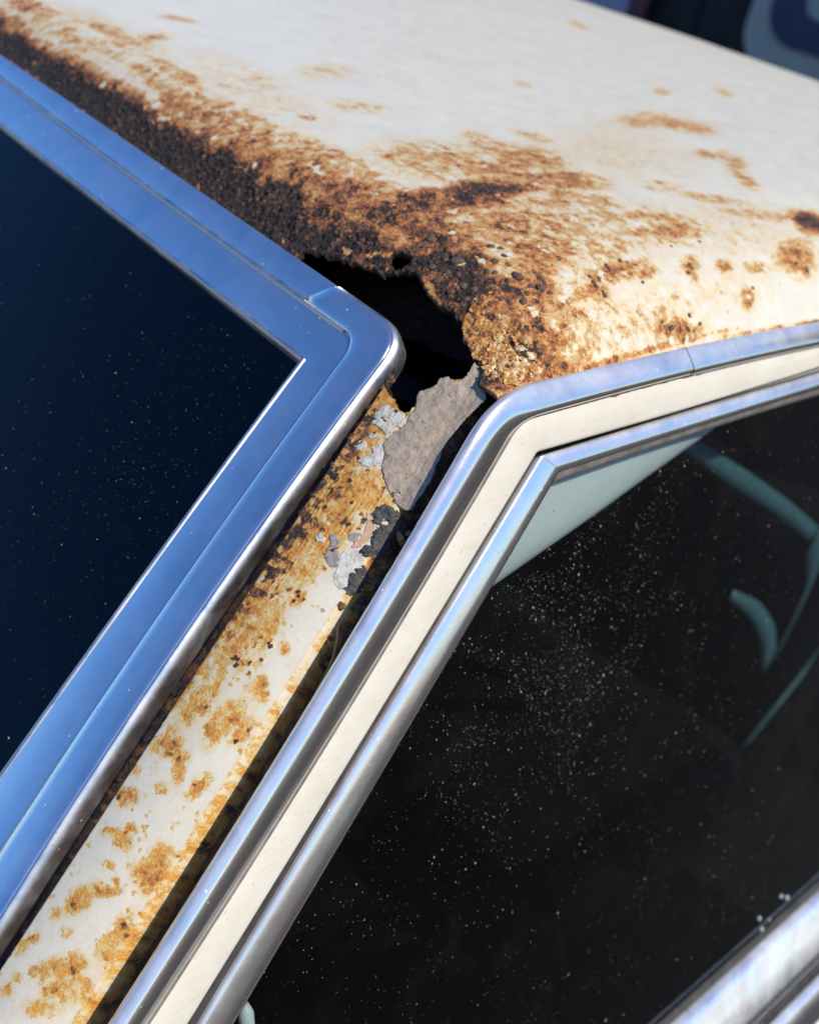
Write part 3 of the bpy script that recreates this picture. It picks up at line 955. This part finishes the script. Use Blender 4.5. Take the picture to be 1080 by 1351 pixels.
w_outer = bend([(1.6, 521.6), (-.5, 290.4), (-3.3, 50.7), (-147.2, 27.5), (-311.6, -10.6)], 20, (700, 300))
w_ridge = bend([(-13, 499.9), (-17.6, 286.5), (-19.7, 70.9), (-189.0, 40.0), (-296.2, 15.5)], 13, (720, 310))
w_inner = bend([(-41.5, 451.3), (-43.7, 231.2), (-44.9, 90.1), (-199.3, 63.0), (-278.2, 47.6)], .8, (760, 330))
NH = 12 + 40          # stations on the header leg
wt = empty('windshield_trim', onW(-40., 95.), car, label='bright metal trim frame around the windshield')
sweep('header_moulding', w_outer, w_ridge, [(-.02, -9), (-.02, .2), (0, 1.6), (.04, 2.3), (.10, 2.6), (.3, 2.9), (.6, 2.9), (.85, 2.5), (1.0, 1.9)], onW, M_wtrim, wt, 0, NH + 3)
sweep('header_bead', w_ridge + np.array([2.9, 0]), w_ridge - np.array([1.9, 0]), arch(1.0, 2.2, 9), onW, M_wedge, wt, 0, NH + 2)
sweep('inner_moulding', w_ridge, w_inner, [(-.05, -4), (-.03, 1.3), (0, 1.9), (.05, 2.0), (.3, 2.35), (.6, 2.3), (.85, 1.7), (.93, 1.5)], onW, M_wtrim, wt)
sweep('inner_lip', w_ridge, w_inner, [(.87, 1.2), (.90, 2.2), (.93, 2.6), (.965, 2.4), (1., 1.4), (1.01, -2), (1.01, -10)], onW, M_wedge, wt)
cap0 = NH - 4
sweep('corner_cap', w_outer, w_ridge, [(.05, 1.5), (.06, 2.9), (.10, 3.6), (.18, 4.0), (.4, 4.2), (.75, 4.1), (.93, 3.9), (.975, 3.5), (.99, 2.9), (1., 1.6), (1.01, -2)], onW, M_wtrim, wt, cap0, None,
      label='rounded corner cap running down into the pillar trim')
sweep('seam', w_ridge - np.array([0, .5]), w_ridge + np.array([0, .55]), [(0, 1.2), (0, 2.25), (1, 2.25), (1, 1.2)], onW, M_rubber, wt, NH + 18, None)
sweep('cap_edge', w_outer, w_ridge, [(.02, -13), (-.05, -4), (-.06, -1.6), (-.05, .0), (-.02, 1.5), (.03, 2.6), (.08, 3.2), (.085, 2.5)], onW, M_wedge, wt, cap0, None)

# windshield
ya, yb = 40., 1150.
gv = []
for a in np.linspace(-640, -36, 24):
    for y in np.linspace(86 + (a + 44.6) * .17, 1215, 24):
        gv.append(onW(np.array(a), np.array(y), np.array(-9.5 - 10 * ((y - 600) / 640) ** 2 + 10 * (560 / 640) ** 2 * 1.0)))
gv = np.array(gv)
wsg = mesh('windshield', gv, grid_faces(24, 24), M_windshield, car, label='dark blue windshield glass with dust and tan specks')


def specks(name, place, n, region, rad, mat, parent, dens=None, flat=.5, **props):
    """Many tiny flattened octahedra lying on a sheet."""
    base = np.array([(1, 0, 0), (0, 1, 0), (-1, 0, 0), (0, -1, 0), (0, 0, 1), (0, 0, -1)], float)
    tri = np.array([(0, 1, 4), (1, 2, 4), (2, 3, 4), (3, 0, 4), (1, 0, 5), (2, 1, 5), (3, 2, 5), (0, 3, 5)])
    Vs, Fs, k = [], [], 0
    while k < n:
        u = region[0] + (region[1] - region[0]) * rng.random()
        v = region[2] + (region[3] - region[2]) * rng.random()
        if dens is not None and rng.random() > dens(u, v):
            continue
        r = rad[0] * math.exp(rng.normal() * rad[1])
        an = rng.random() * 6.28
        st = 1 + .8 * rng.random()
        b = base * np.array([r * st, r, r * flat])
        b[:, :2] = b[:, :2] @ np.array([[math.cos(an), math.sin(an)], [-math.sin(an), math.cos(an)]])
        Vs.append(place(u + b[:, 0], v + b[:, 1], b[:, 2]))
        Fs.append(tri + 6 * k)
        k += 1
    return mesh(name, np.concatenate(Vs), np.concatenate(Fs), mat, parent, False, kind='stuff', **props)


def ws_place(a, y, h):
    return onW(a, y, h - 9.3 - 10 * ((y - 600) / 640) ** 2 + 10 * (560 / 640) ** 2)


specks('dust', ws_place, 2600, (-330, -48, 30, 420), (.075, .5), M_dust, wsg, lambda a, y: .15 + .85 * math.exp(-((a + 120) / 90) ** 2 - ((y - 110) / 70) ** 2))
specks('dirt_fleck', ws_place, 60, (-330, -60, 60, 420), (.26, .5), M_straw, wsg, None, .2)

# ---------------------------------------------------------------- windshield pillar
pillar_h = lambda t: 4.8 * (1 - ((np.maximum(t, 2) - 20) / 26.) ** 2) - 9. * (1 - smooth(0., 5., t)) - 9.0 * smooth(44.5, 51, t) - 3. * smooth(49, 51, t)
sv = np.array([-24.])
d = .46
while sv[-1] < 620:
    sv = np.append(sv, sv[-1] + d)
    if sv[-1] > 300:
        d = min(d * 1.02, 6.)
tv = np.concatenate([np.arange(-7, 43.5, .42), np.linspace(43.8, 50.6, 22), [50.8, 50.9]])
SS, TT = np.meshgrid(sv, tv, indexing='ij')
s_, t_ = SS.ravel(), TT.ravel()
h_ = pillar_h(t_)
h_[t_ > 50.7] = -14
h_[t_ > 50.85] = -22
P0 = onP(s_, t_, h_) - UP
ccx, ccy = chips(s_ + .22 * fbm(P0, 500, 2, .5, 5.), t_ + .22 * fbm(P0, 500, 2, .5, 6.), 1.6, 9)
field = .2 * blobs(PILLAR_RUST, s_, t_) + .8 * blobs(PILLAR_RUST, ccx, ccy)
field = np.where(field > .6, .6 + (field - .6) * .4, field)
PC = onP(ccx, ccy, 0) - UP
rag = .22 * fbm(P0, 170, 4, .6, 3.) + 1.0 * fbm(PC, 210, 3, .6, 33.)
# long scratches down the streaked stretch
stv = np.stack([s_ * .012 + t_ * .01, t_ * .9, 0 * s_], 1)
streak = pnoise(stv) * smooth(50, 70, s_) * (1 - smooth(110, 140, s_))
chip = smooth(.25, .55, fbm(PC, 330, 3, .6, 71.)) * smooth(-.35, .35, fbm(P0, 45, 2, .5, 72.))
wear_shade = field + .34 * rag * smooth(.06, .4, field) + (.50 + .4 * (1 - smooth(120, 230, s_))) * chip * (1 - smooth(.5, .7, field)) + .22 * streak * smooth(.25, .5, field) + .06 * fbm(P0, 60, 3, .6, 8.)
dk = smooth(-5, 30, s_) * (1 - smooth(100, 190, s_)) * (1 - smooth(1, 22, t_ + 4 * fbm(P0, 70, 3, .6, 29.)))
wear_shade = wear_shade + .42 * dk * smooth(-.3, .3, rag + .1)
left = 1 - smooth(-4, 9, t_ + 2.5 * fbm(P0, 60, 3, .6, 19.))
wear_shade = np.maximum(wear_shade, left * (.36 + .55 * rag + .40 * (1 - smooth(60, 220, s_))))
wear_shade = np.maximum(wear_shade, (1 - smooth(2., 5.5, t_ + 1.2 * fbm(P0, 150, 3, .6, 27.))) * (.95 + .2 * rag))  # near black next to the trim: the gap's shade painted in
wall = smooth(46.3, 48.6, t_ + .5 * fbm(P0, 130, 3, .6, 44.))
wear_shade = np.maximum(wear_shade, wall * (.70 + .3 * rag))
wear_shade = np.maximum(wear_shade, smooth(43.6, 46.5, t_) * (1 - smooth(70, 135, s_)) * (.95 + .2 * rag))  # pillar edge darkened beside the patch, painting in the shadow there
low = smooth(60, 300, s_)
wear_shade = np.maximum(wear_shade, smooth(42.6, 45.2, t_) * (.26 + .22 * low + .40 * rag))
crust = smooth(.68, 1., wear_shade) * (1 - wall)
top = np.array(PILLAR_TOP)
jit = 1.8 * fbm(P0, 200, 3, .6, 51.)
s_top = np.interp(t_, top[:, 1], top[:, 0]) + jit
near_top = 1 - smooth(0, 14, s_ - s_top)
wear_shade = np.maximum(wear_shade, near_top * (.7 + .3 * rag))
dsp = crust * (.9 * fbm(P0, 260, 3, .6, 21.) + .5) - .16 * smooth(.40, .46, wear_shade) * (1 - wall) + near_top * .9 * fbm(P0, 230, 3, .6, 12.)
V = onP(s_, t_, h_ + dsp)
q = grid_faces(*SS.shape)
gone = s_ < s_top
keep = ~gone[q].any(axis=1)
used = np.unique(q[keep])
re = -np.ones(len(s_), int)
re[used] = np.arange(len(used))
pillar = mesh('windshield_pillar', V[used], re[q[keep]][:, ::-1], M_pillar, car, True, {'rust': wear_shade[used]},
              label='cream windshield pillar with orange rust where the paint has flaked off')

# channel between pillar and door
sv2 = np.linspace(-8, 600, 500)
tv2 = np.linspace(46, 65, 26)
S2, T2 = np.meshgrid(sv2, tv2, indexing='ij')
s2, t2 = S2.ravel(), T2.ravel()
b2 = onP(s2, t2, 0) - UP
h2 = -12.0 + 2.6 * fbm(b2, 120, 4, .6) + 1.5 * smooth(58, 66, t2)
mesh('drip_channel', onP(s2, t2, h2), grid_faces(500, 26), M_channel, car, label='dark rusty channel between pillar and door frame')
# gutter side under the roof edge, behind the door moulding
gxv = np.linspace(14, 1000, 300)
gj = np.linspace(0, 1, 8)
G1, G2 = np.meshgrid(gxv, gj, indexing='ij')
gp = np.stack([G1 * 1e-3, .004 - .018 * G2, -.007 - .010 * G2 + 0 * G1], -1).reshape(-1, 3)
gp += .0012 * fbm(gp, 180, 3, .6)[:, None] * np.array([0, .3, 1])
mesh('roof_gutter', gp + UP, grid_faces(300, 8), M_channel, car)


def plate(name, poly, mat, parent, base, thick=.5, res=.5, ragged=.35, wob=.25, seed=1., height=pillar_h, lift=None, place=None, rust=None, **props):
    """A thin flake lying on the pillar, its outline given in mm (s, t)."""
    poly = np.array(poly)
    s = np.arange(poly[:, 0].min() - 1, poly[:, 0].max() + 1, res)
    t = np.arange(poly[:, 1].min() - 1, poly[:, 1].max() + 1, res)
    A, B = np.meshgrid(s, t, indexing='ij')
    a, b = A.ravel(), B.ravel()
    P = np.stack([a, b, 0 * a], 1)
    ins = in_poly(a + ragged * fbm(P, .6, 3, .65, seed), b + ragged * fbm(P, .6, 3, .65, seed + 40), [tuple(p) for p in poly])
    q = grid_faces(*A.shape)
    keep = ins[q].all(axis=1)
    q = q[keep]
    used = np.unique(q)
    re = -np.ones(len(a), int)
    re[used] = np.arange(len(used))
    q = re[q]
    a, b = a[used], b[used]
    P = P[used]
    h = height(b) + base + wob * fbm(P, .22, 4, .6, seed + 7)
    if lift is not None:
        h = h + lift(a, b)
    n = len(a)
    place = place or onP
    V = np.concatenate([place(a, b, h + thick), place(a, b, h - .6)])
    ed = np.concatenate([q[:, [0, 1]], q[:, [1, 2]], q[:, [2, 3]], q[:, [3, 0]]])
    k = np.sort(ed, 1)
    k = k[:, 0].astype(np.int64) * n + k[:, 1]
    _, first, cnt = np.unique(k, return_index=True, return_counts=True)
    be = ed[first[cnt == 1]]
    F = np.concatenate([q[:, ::-1], q + n, np.stack([be[:, 0], be[:, 1], be[:, 1] + n, be[:, 0] + n], 1)])
    at = None
    if rust is not None:
        rr = rust + .25 * fbm(P, .3, 3, .6, seed + 3)
        at = {'rust': np.concatenate([rr, rr + .35])}
    return mesh(name, V, F, mat, parent, True, at, **props)




def roof_place(x, y, h):
    x, y, h = np.broadcast_arrays(np.asarray(x, float) * 1e-3, np.asarray(y, float) * 1e-3, np.asarray(h, float) * 1e-3)
    e = 1e-3
    zz = zroof(x, y)
    nn = np.stack([-(zroof(x + e, y) - zroof(x - e, y)) / (2 * e), -(zroof(x, y + e) - zroof(x, y - e)) / (2 * e), np.ones_like(x)], -1)
    nn /= np.linalg.norm(nn, axis=-1)[..., None]
    return np.stack([x, y, zz], -1) + nn * h[..., None] + UP


for i, pl in enumerate(ROOF_SCALES):
    pl = np.array(pl)
    pl = pl.mean(axis=0) + (pl - pl.mean(axis=0)) * 1.16
    plate('rust_scale', pl, M_roof, roof, .1, .5, .35, .9, 2.2, 61. + i, lambda t: 0 * t, None, roof_place, (.62, .50, .47, .66, .52, .60)[i])

flat_h = lambda t: pillar_h(np.minimum(t, 43.5))
plate('primer_patch', PATCH, M_primer, pillar, .22, .15, .35, .5, .5, 3., flat_h, label='bare grey-brown patch with a ragged top edge below the hole')
for i, pl in enumerate(FLAKES):
    plate('paint_flake', pl, M_flake, pillar, .10, .08, .3, .6, .45, 11. + i)
for i, pl in enumerate(GREYCHIPS):
    plate('primer_chip', pl, M_greychip, pillar, .08, .08, .33, 1.0, .3, 31. + i)
for i, pl in enumerate(PINKS):
    plate('filler_chip', pl, M_pink, pillar, .1, .1, .33, 1.0, .4, 41. + i)
for i, pl in enumerate(TAR):
    plate('rust_scale', pl, M_tar, pillar, .5, .4, .33, 1.4, 2.2, 51. + i, pillar_h)

# crumbs of scale in the broken edge of the pillar
for i in range(26):
    s = random.uniform(60, 112)
    t = random.gauss(50.5, 2.2)
    c = onP(s, t, random.uniform(-9, -2) if t > 50 else pillar_h(np.array(t)) + .2)
    lump_mesh('rust_crumb', c, P_N, random.uniform(.0008, .0024), .55, random.choice([M_tar, M_channel, M_channel, M_scale_o]), pillar, 200 + i, 2, .5, 1.6, (1.2, .8), random.random() * 6, True)
# grime and crumbs packed between the trim and the top of the pillar
for i in range(70):
    s = random.uniform(-2, 95)
    t = random.gauss(2.0, 2.6)
    c = onP(s, t, pillar_h(np.array(max(t, -2))) + random.uniform(-.6, .5))
    lump_mesh('rust_crumb', c, P_N, random.uniform(.0006, .0018), .6, random.choice([M_tar, M_channel, M_inner, M_channel, M_inner, M_blister]), pillar, 300 + i, 2, .5, 1.6, (1.3, .8), random.random() * 6, True)


# ---------------------------------------------------------------- door: frame, mouldings, glass
door = empty('door', onD(400., -900.), car, label='cream front door with chrome window frame')
d_co = bend([(-211.5, -218.0), (-127.6, -135.2), (-2.1, -2.2), (93.0, -1.4), (282.7, -4.6)], 27, (330, 800))
d_ci = bend([(-197.7, -228.9), (-109.2, -145.5), (15.1, -17.8), (142.8, -16.9), (289.6, -19.4)], 11, (330, 800))
d_fi = bend([(-180.5, -241.8), (-109.4, -172.7), (28.5, -36.3), (146.9, -36.6), (295.4, -36.6)], 1.5, (330, 800))
d_bo = bend([(-173.7, -246.8), (-109.7, -182.3), (33.0, -38.8), (151.5, -39.1), (296.9, -39.1)], 1.5, (330, 800))
d_bi = bend([(-159.8, -258.1), (-108.9, -207.2), (45.9, -49.9), (160.8, -48.9), (304.0, -48.9)], 1.8, (330, 800))
d_si = bend([(-157.5, -261.1), (-105.8, -211.2), (45.3, -57.0), (164.5, -55.0), (309.3, -55.6)], 3.5, (330, 800))
NJ = 12 + 40 + 22 + 20
# on the slanting leg the moulding is a rounded edge beside a flat face, along the top a face that leans up
prof_leg = [(.95, -15), (.10, -3.4), (.02, -1.2), (.0, .6), (.04, 1.9), (.12, 3.1), (.24, 3.9), (.38, 4.2), (.5, 4.0), (.62, 3.3), (.74, 2.4), (.86, 1.5), (.95, .8), (1., 0), (1., -4)]
prof_top = [(.95, -15), (.10, -3.4), (.02, -1.2), (.0, .6), (.04, 1.5), (.12, 2.0), (.24, 2.9), (.38, 3.8), (.5, 4.5), (.62, 5.1), (.74, 5.4), (.86, 5.0), (.95, 3.2), (1., 1.), (1., -4)]
w_top = smooth(12 + 36, 12 + 40 + 22, np.arange(len(d_co)).astype(float))
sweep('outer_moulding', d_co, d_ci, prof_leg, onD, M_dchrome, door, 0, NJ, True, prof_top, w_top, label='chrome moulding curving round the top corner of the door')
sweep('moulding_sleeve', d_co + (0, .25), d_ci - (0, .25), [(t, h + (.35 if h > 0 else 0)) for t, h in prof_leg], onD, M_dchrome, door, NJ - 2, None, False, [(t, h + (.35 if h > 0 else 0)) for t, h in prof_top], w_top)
sweep('window_frame', d_ci, d_fi, [(-.12, -5), (-.03, -.6), (.02, -.3), (.1, .15), (.5, .4), (.9, .2), (.97, -.1), (1., -.8), (1., -6)], onD, M_frame, door, label='cream painted window frame between the chrome mouldings')
sweep('grime_line', d_ci, d_fi, [(-.04, .1), (.0, .45), (.035, .5), (.06, .2)], onD, M_seal, door)
sweep('shadow_gap', d_fi, d_bo, [(-.1, -3.2), (.5, -3.8), (1.1, -3.2)], onD, M_rubber, door)
# inner bead: two straight pieces mitred at the corner
NM = 12 + 40 + 11
prof_b = [(-.02, -6), (-.02, -2.2), (.0, -1.4), (.08, -.8), (.3, .0), (.55, .8), (.75, 1.1), (.92, .2), (1., -1.5), (1., -9)]
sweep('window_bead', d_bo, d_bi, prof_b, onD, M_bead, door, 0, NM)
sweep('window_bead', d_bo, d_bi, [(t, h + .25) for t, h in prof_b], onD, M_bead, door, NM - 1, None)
sweep('weatherstrip', d_bi, d_si, [(-.2, -2.6), (.1, -2.8), (.6, -3.6), (1., -5.2), (1.05, -12)], onD, M_seal, door, NM - 6, None)

GH = -9.0
gl = [(-460, -640), (1000, -640), (1000, -42), (36, -42), (-420, -508)]
pts = np.array([onD(np.array(float(x)), np.array(float(a)), np.array(GH)) for x, a in gl])
dglass = mesh('window_glass', pts, [tuple(range(len(pts)))], M_doorglass, door, False, label='tinted side window speckled with dust')


def dg(x, a, h):
    return onD(x, a, h + GH + .1)


def inside_glass(x, a):
    return a < -55 and (x - 42) > (a + 50) * 1.01 and a > -508


specks('dust', dg, 8000, (-170, 330, -470, -55), (.11, .6), M_dust, dglass,
       lambda x, a: (inside_glass(x, a)) * (.10 + .9 * math.exp(-((x - 50) / 100) ** 2 - ((a + 150) / 80) ** 2)) * (.25 + .75 * (math.sin(x * .06 + math.sin(a * .045) * 2) * math.sin(a * .07 + 1.3 * math.sin(x * .03)) > -.1)))
specks('water_spot', dg, 160, (0, 330, -500, -60), (.26, .3), M_dust, dglass, lambda x, a: inside_glass(x, a) * 1., .35)

M_drop, _nt, _b = new_mat('water_drop')
_b.inputs['Base Color'].default_value = (.75, .85, .86, 1)
_b.inputs['Roughness'].default_value = .12
_b.inputs['Transmission Weight'].default_value = .5
_b.inputs['IOR'].default_value = 1.33
_nt.links.new(map_n(_nt, noise_n(_nt, 300, 2), .3, .7, .05, .2), _b.inputs['Roughness'])
for i, (x, a, r) in enumerate([(353.8, -480, 1.9), (364, -487, 2.2), (321, -483, 2.0), (338, -494, 1.3), (327, -497, 2.1)]):
    lump_mesh('water_drop', onD(x, a, GH + .3), D_N, r * 1e-3, .6, M_drop, dglass, 400 + i, 2, .12)

# belt line
bx = np.linspace(-480, 1000, 60)
ones = np.ones(60)


def rail(name, a0, a1, prof, mat, **props):
    A = np.stack([bx, a0 * ones], 1)
    B = np.stack([bx, a1 * ones], 1)
    return sweep(name, A, B, prof, onD, mat, door, **props)


rail('belt_seal', -500, -507, arch(-9, 4, 7), M_rubber)
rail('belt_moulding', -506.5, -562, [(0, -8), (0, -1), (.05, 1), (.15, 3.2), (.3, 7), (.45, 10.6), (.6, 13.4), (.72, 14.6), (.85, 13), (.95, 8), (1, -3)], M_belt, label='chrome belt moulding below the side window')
rail('belt_strip', -563, -604, [(0, -3), (.1, 0), (.3, -3.5), (.5, -4.5), (.7, -1.5), (.85, 1.), (1., -3)], M_rubber)
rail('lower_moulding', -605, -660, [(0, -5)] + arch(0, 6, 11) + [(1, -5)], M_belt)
A = np.stack([bx, -655 * ones], 1)
B = np.stack([bx, -1130 * ones], 1)
sweep('door_skin', A, B, [(0, -8), (.02, 0), (.15, 5), (.4, 2), (.7, -30), (1., -110)], onD, M_bodypaint, door)

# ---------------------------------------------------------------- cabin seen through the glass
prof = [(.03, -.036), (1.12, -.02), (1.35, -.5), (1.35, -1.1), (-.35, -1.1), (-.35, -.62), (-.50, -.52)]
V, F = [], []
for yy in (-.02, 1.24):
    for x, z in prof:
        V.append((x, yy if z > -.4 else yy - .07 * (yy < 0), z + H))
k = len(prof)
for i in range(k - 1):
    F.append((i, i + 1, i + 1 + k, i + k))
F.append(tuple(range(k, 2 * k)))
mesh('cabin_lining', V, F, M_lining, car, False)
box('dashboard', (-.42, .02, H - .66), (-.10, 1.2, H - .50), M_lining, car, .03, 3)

# pale panel standing in for a sky reflection at the glass corner
gar = [(-20, -38), (260, -38), (240, -52), (184, -66), (147, -75), (110, -84.5), (60, -96), (17, -106), (-20, -118)]
low_e = np.array(gar[2:], float)[::-1]
low_e = low_e - (0, 15)
low_e = np.stack([np.interp(np.linspace(0, 6, 60), np.arange(7), low_e[:, k]) for k in range(2)], 1)
gpt = []
for k, (dn, hh) in enumerate([(60, -18), (30, -19), (19, -20.5), (11, -23), (5, -27), (1, -33), (0, -40), (2, -48)]):
    up_a = np.minimum(low_e[:, 1] + dn, -36) if k == 0 else low_e[:, 1] + dn
    gpt.append(onD(low_e[:, 0], up_a, np.full(60, float(hh))))
gpt = np.stack(gpt, 1)
mesh('reflection_panel', gpt.reshape(-1, 3), grid_faces(60, 8), M_palegrey, car, True, label='pale grey panel standing in for a sky reflection in the side window corner')


def tube(name, pts, rad, mat, parent, seg=10, **props):
    pts = np.array(pts, float)
    rad = np.broadcast_to(np.asarray(rad, float), (len(pts),))
    T = np.gradient(pts, axis=0)
    T /= np.linalg.norm(T, axis=1)[:, None]
    ref = np.array([.3, .2, .93])
    V = []
    for p, t, r in zip(pts, T, rad):
        a = np.cross(t, ref)
        a /= np.linalg.norm(a)
        b = np.cross(t, a)
        for k in range(seg):
            an = 2 * math.pi * k / seg
            V.append(p + r * (math.cos(an) * a + math.sin(an) * b))
    F = []
    for i in range(len(pts) - 1):
        for k in range(seg):
            F.append((i * seg + k, i * seg + (k + 1) % seg, (i + 1) * seg + (k + 1) % seg, (i + 1) * seg + k))
    F += [tuple(range(seg - 1, -1, -1)), tuple(range((len(pts) - 1) * seg, len(pts) * seg))]
    return mesh(name, V, F, mat, parent, True, **props)


# front seat with its teal belt, deep in the dark cabin
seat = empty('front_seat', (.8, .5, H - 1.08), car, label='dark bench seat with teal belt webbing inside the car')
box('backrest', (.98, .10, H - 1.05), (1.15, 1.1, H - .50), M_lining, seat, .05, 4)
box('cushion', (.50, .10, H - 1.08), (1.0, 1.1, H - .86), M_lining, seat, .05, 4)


def webbing(pts, wid, mat=None):
    pts = np.array(pts, float) + UP
    t = np.linspace(0, len(pts) - 1, 8 * (len(pts) - 1) + 1)
    c = np.stack([np.interp(t, np.arange(len(pts)), pts[:, k]) for k in range(3)], 1)
    k = np.ones(5) / 5
    for j in range(3):
        c[2:-2, j] = np.convolve(c[:, j], k, 'valid')
    side = np.array([.55, .1, .83]) * np.interp(t, np.arange(len(pts)), wid)[:, None] * .5
    up = np.array([-.3, -.9, .3]) * .0012
    V = np.stack([c - side + up, c + side + up, c + side - up, c - side - up], 1)
    n = len(c)
    F = []
    for i in range(n - 1):
        for j in range(4):
            F.append((i * 4 + j, i * 4 + (j + 1) % 4, i * 4 + 4 + (j + 1) % 4, i * 4 + 4 + j))
    F += [(3, 2, 1, 0), tuple(range(4 * n - 4, 4 * n))]
    mesh('belt_webbing', V.reshape(-1, 3), F, M_teal, seat)


webbing([(.395, .1, -.178), (.53, .1, -.25), (.66, .1, -.32), (.77, .1, -.385)], (.014, .02, .02, .02))
webbing([(.78, .1, -.39), (.83, .1, -.46), (.84, .1, -.53), (.84, .1, -.60)], (.05, .035, .03, .03))
webbing([(.62, .1, -.42), (.70, .1, -.47), (.78, .1, -.54), (.83, .1, -.61)], (.012, .022, .03, .035))
webbing([(.99, .1, -.68), (.96, .1, -.72), (.92, .1, -.77), (.88, .1, -.82)], (.05, .045, .035, .012))
tube('lock_button', [onD(-143., -300., -16.), onD(-143.5, -285., -16.), onD(-144., -272., -16.), onD(-144.2, -267., -16.)], [.003, .0035, .0038, .002], M_palegrey, door)

# ---------------------------------------------------------------- body beyond the frame
hv, hf = [], []
for i, x in enumerate(np.linspace(-1.5, -.47, 12)):
    for j, y in enumerate(np.linspace(-.20, 1.45, 24)):
        e = min(y + .20, 1.45 - y)
        hv.append((x, y, H - .55 - .06 * math.exp(-e / .05) - .04 * ((x + .47) / 1.) ** 2))
mesh('hood', hv, grid_faces(12, 24), M_bodypaint, car)
fv = []
for x in np.linspace(-1.5, -.49, 12):
    for t in np.linspace(0, 1, 12):
        fv.append((x, -.20 - .03 * math.sin(t * 3.1), H - .61 - .04 * ((x + .47)) ** 2 - .5 * t))
mesh('fender', fv, grid_faces(12, 12), M_bodypaint, car)

# ---------------------------------------------------------------- small loose thing
st = [onP(s, t, h) for s, t, h in ((118, 49.5, -1.5), (124, 52.5, -2.), (131, 54.3, -4.), (139, 54.6, -6.), (147, 53.8, -8.))]
tube('dry_stalk', st, [.0005, .0006, .0005, .0004, .0002], M_straw, None, 6,
     label='thin dry stalk caught in the dark gap beside the pillar', category='stalk')

# ---------------------------------------------------------------- background in shade behind the car
wall = empty('board_wall', (3.6, 2.2, 0), None, label='black stained board wall in shade behind the car', category='wall')
for i in range(26):
    y0 = -1.6 + i * .25
    box('board', (3.60 + .006 * (i % 2), y0, 0), (3.64 + .006 * (i % 2), y0 + .243, 2.6), M_darkboard, wall, .004, 1)


def rounded(name, c, w, h, r, hole, x0, x1, mat, parent=None, **props):
    """Rounded slab facing the car's front; with a smaller rounded opening when hole is given."""
    def ring(w, h, r, n=10):
        o = []
        for cx, cz, a0 in ((w / 2 - r, h / 2 - r, 0), (-w / 2 + r, h / 2 - r, 90), (-w / 2 + r, -h / 2 + r, 180), (w / 2 - r, -h / 2 + r, 270)):
            for k in range(n + 1):
                a = math.radians(a0 + 90 * k / n)
                o.append((c[0] + cx + r * math.cos(a), c[1] + cz + r * math.sin(a)))
        return o
    A = ring(w, h, r)
    n = len(A)
    if hole:
        B = ring(*hole)
        V = [(x0, *p) for p in A] + [(x0, *p) for p in B] + [(x1, *p) for p in A] + [(x1, *p) for p in B]
        F = []
        for i in range(n):
            j = (i + 1) % n
            F += [(i, j, n + j, n + i), (2 * n + j, 2 * n + i, 3 * n + i, 3 * n + j), (i, 2 * n + i, 2 * n + j, j), (n + j, 3 * n + j, 3 * n + i, n + i)]
    else:
        V = [(x0, *p) for p in A] + [(x1, *p) for p in A]
        F = [tuple(range(n)), tuple(range(2 * n - 1, n - 1, -1))] + [(i, i + n, (i + 1) % n + n, (i + 1) % n) for i in range(n)]
    return mesh(name, V, F, mat, parent, False, **props)


sign = empty('letter_sign', (3.5, 1.80, 1.06), None, label='white rounded sign with a thick navy letter on the dark board wall', category='sign')
rounded('sign_face', (1.80, 1.38), .62, .64, .13, None, 3.50, 3.54, M_signwhite, sign)
rounded('letter', (1.80, 1.38), .45, .45, .13, (.21, .23, .06), 3.485, 3.498, M_signblue, sign)
pan = empty('leaning_panel', (3.5, 2.85, 0), None, label='lavender grey panel with maroon edge strip against the board wall', category='panel')
box('panel_face', (3.53, 2.69, 0), (3.56, 3.35, 1.5), M_lavender, pan, .003, 1)
box('edge_strip', (3.525, 2.60, 0), (3.56, 2.688, 1.5), M_maroon, pan, .003, 1)
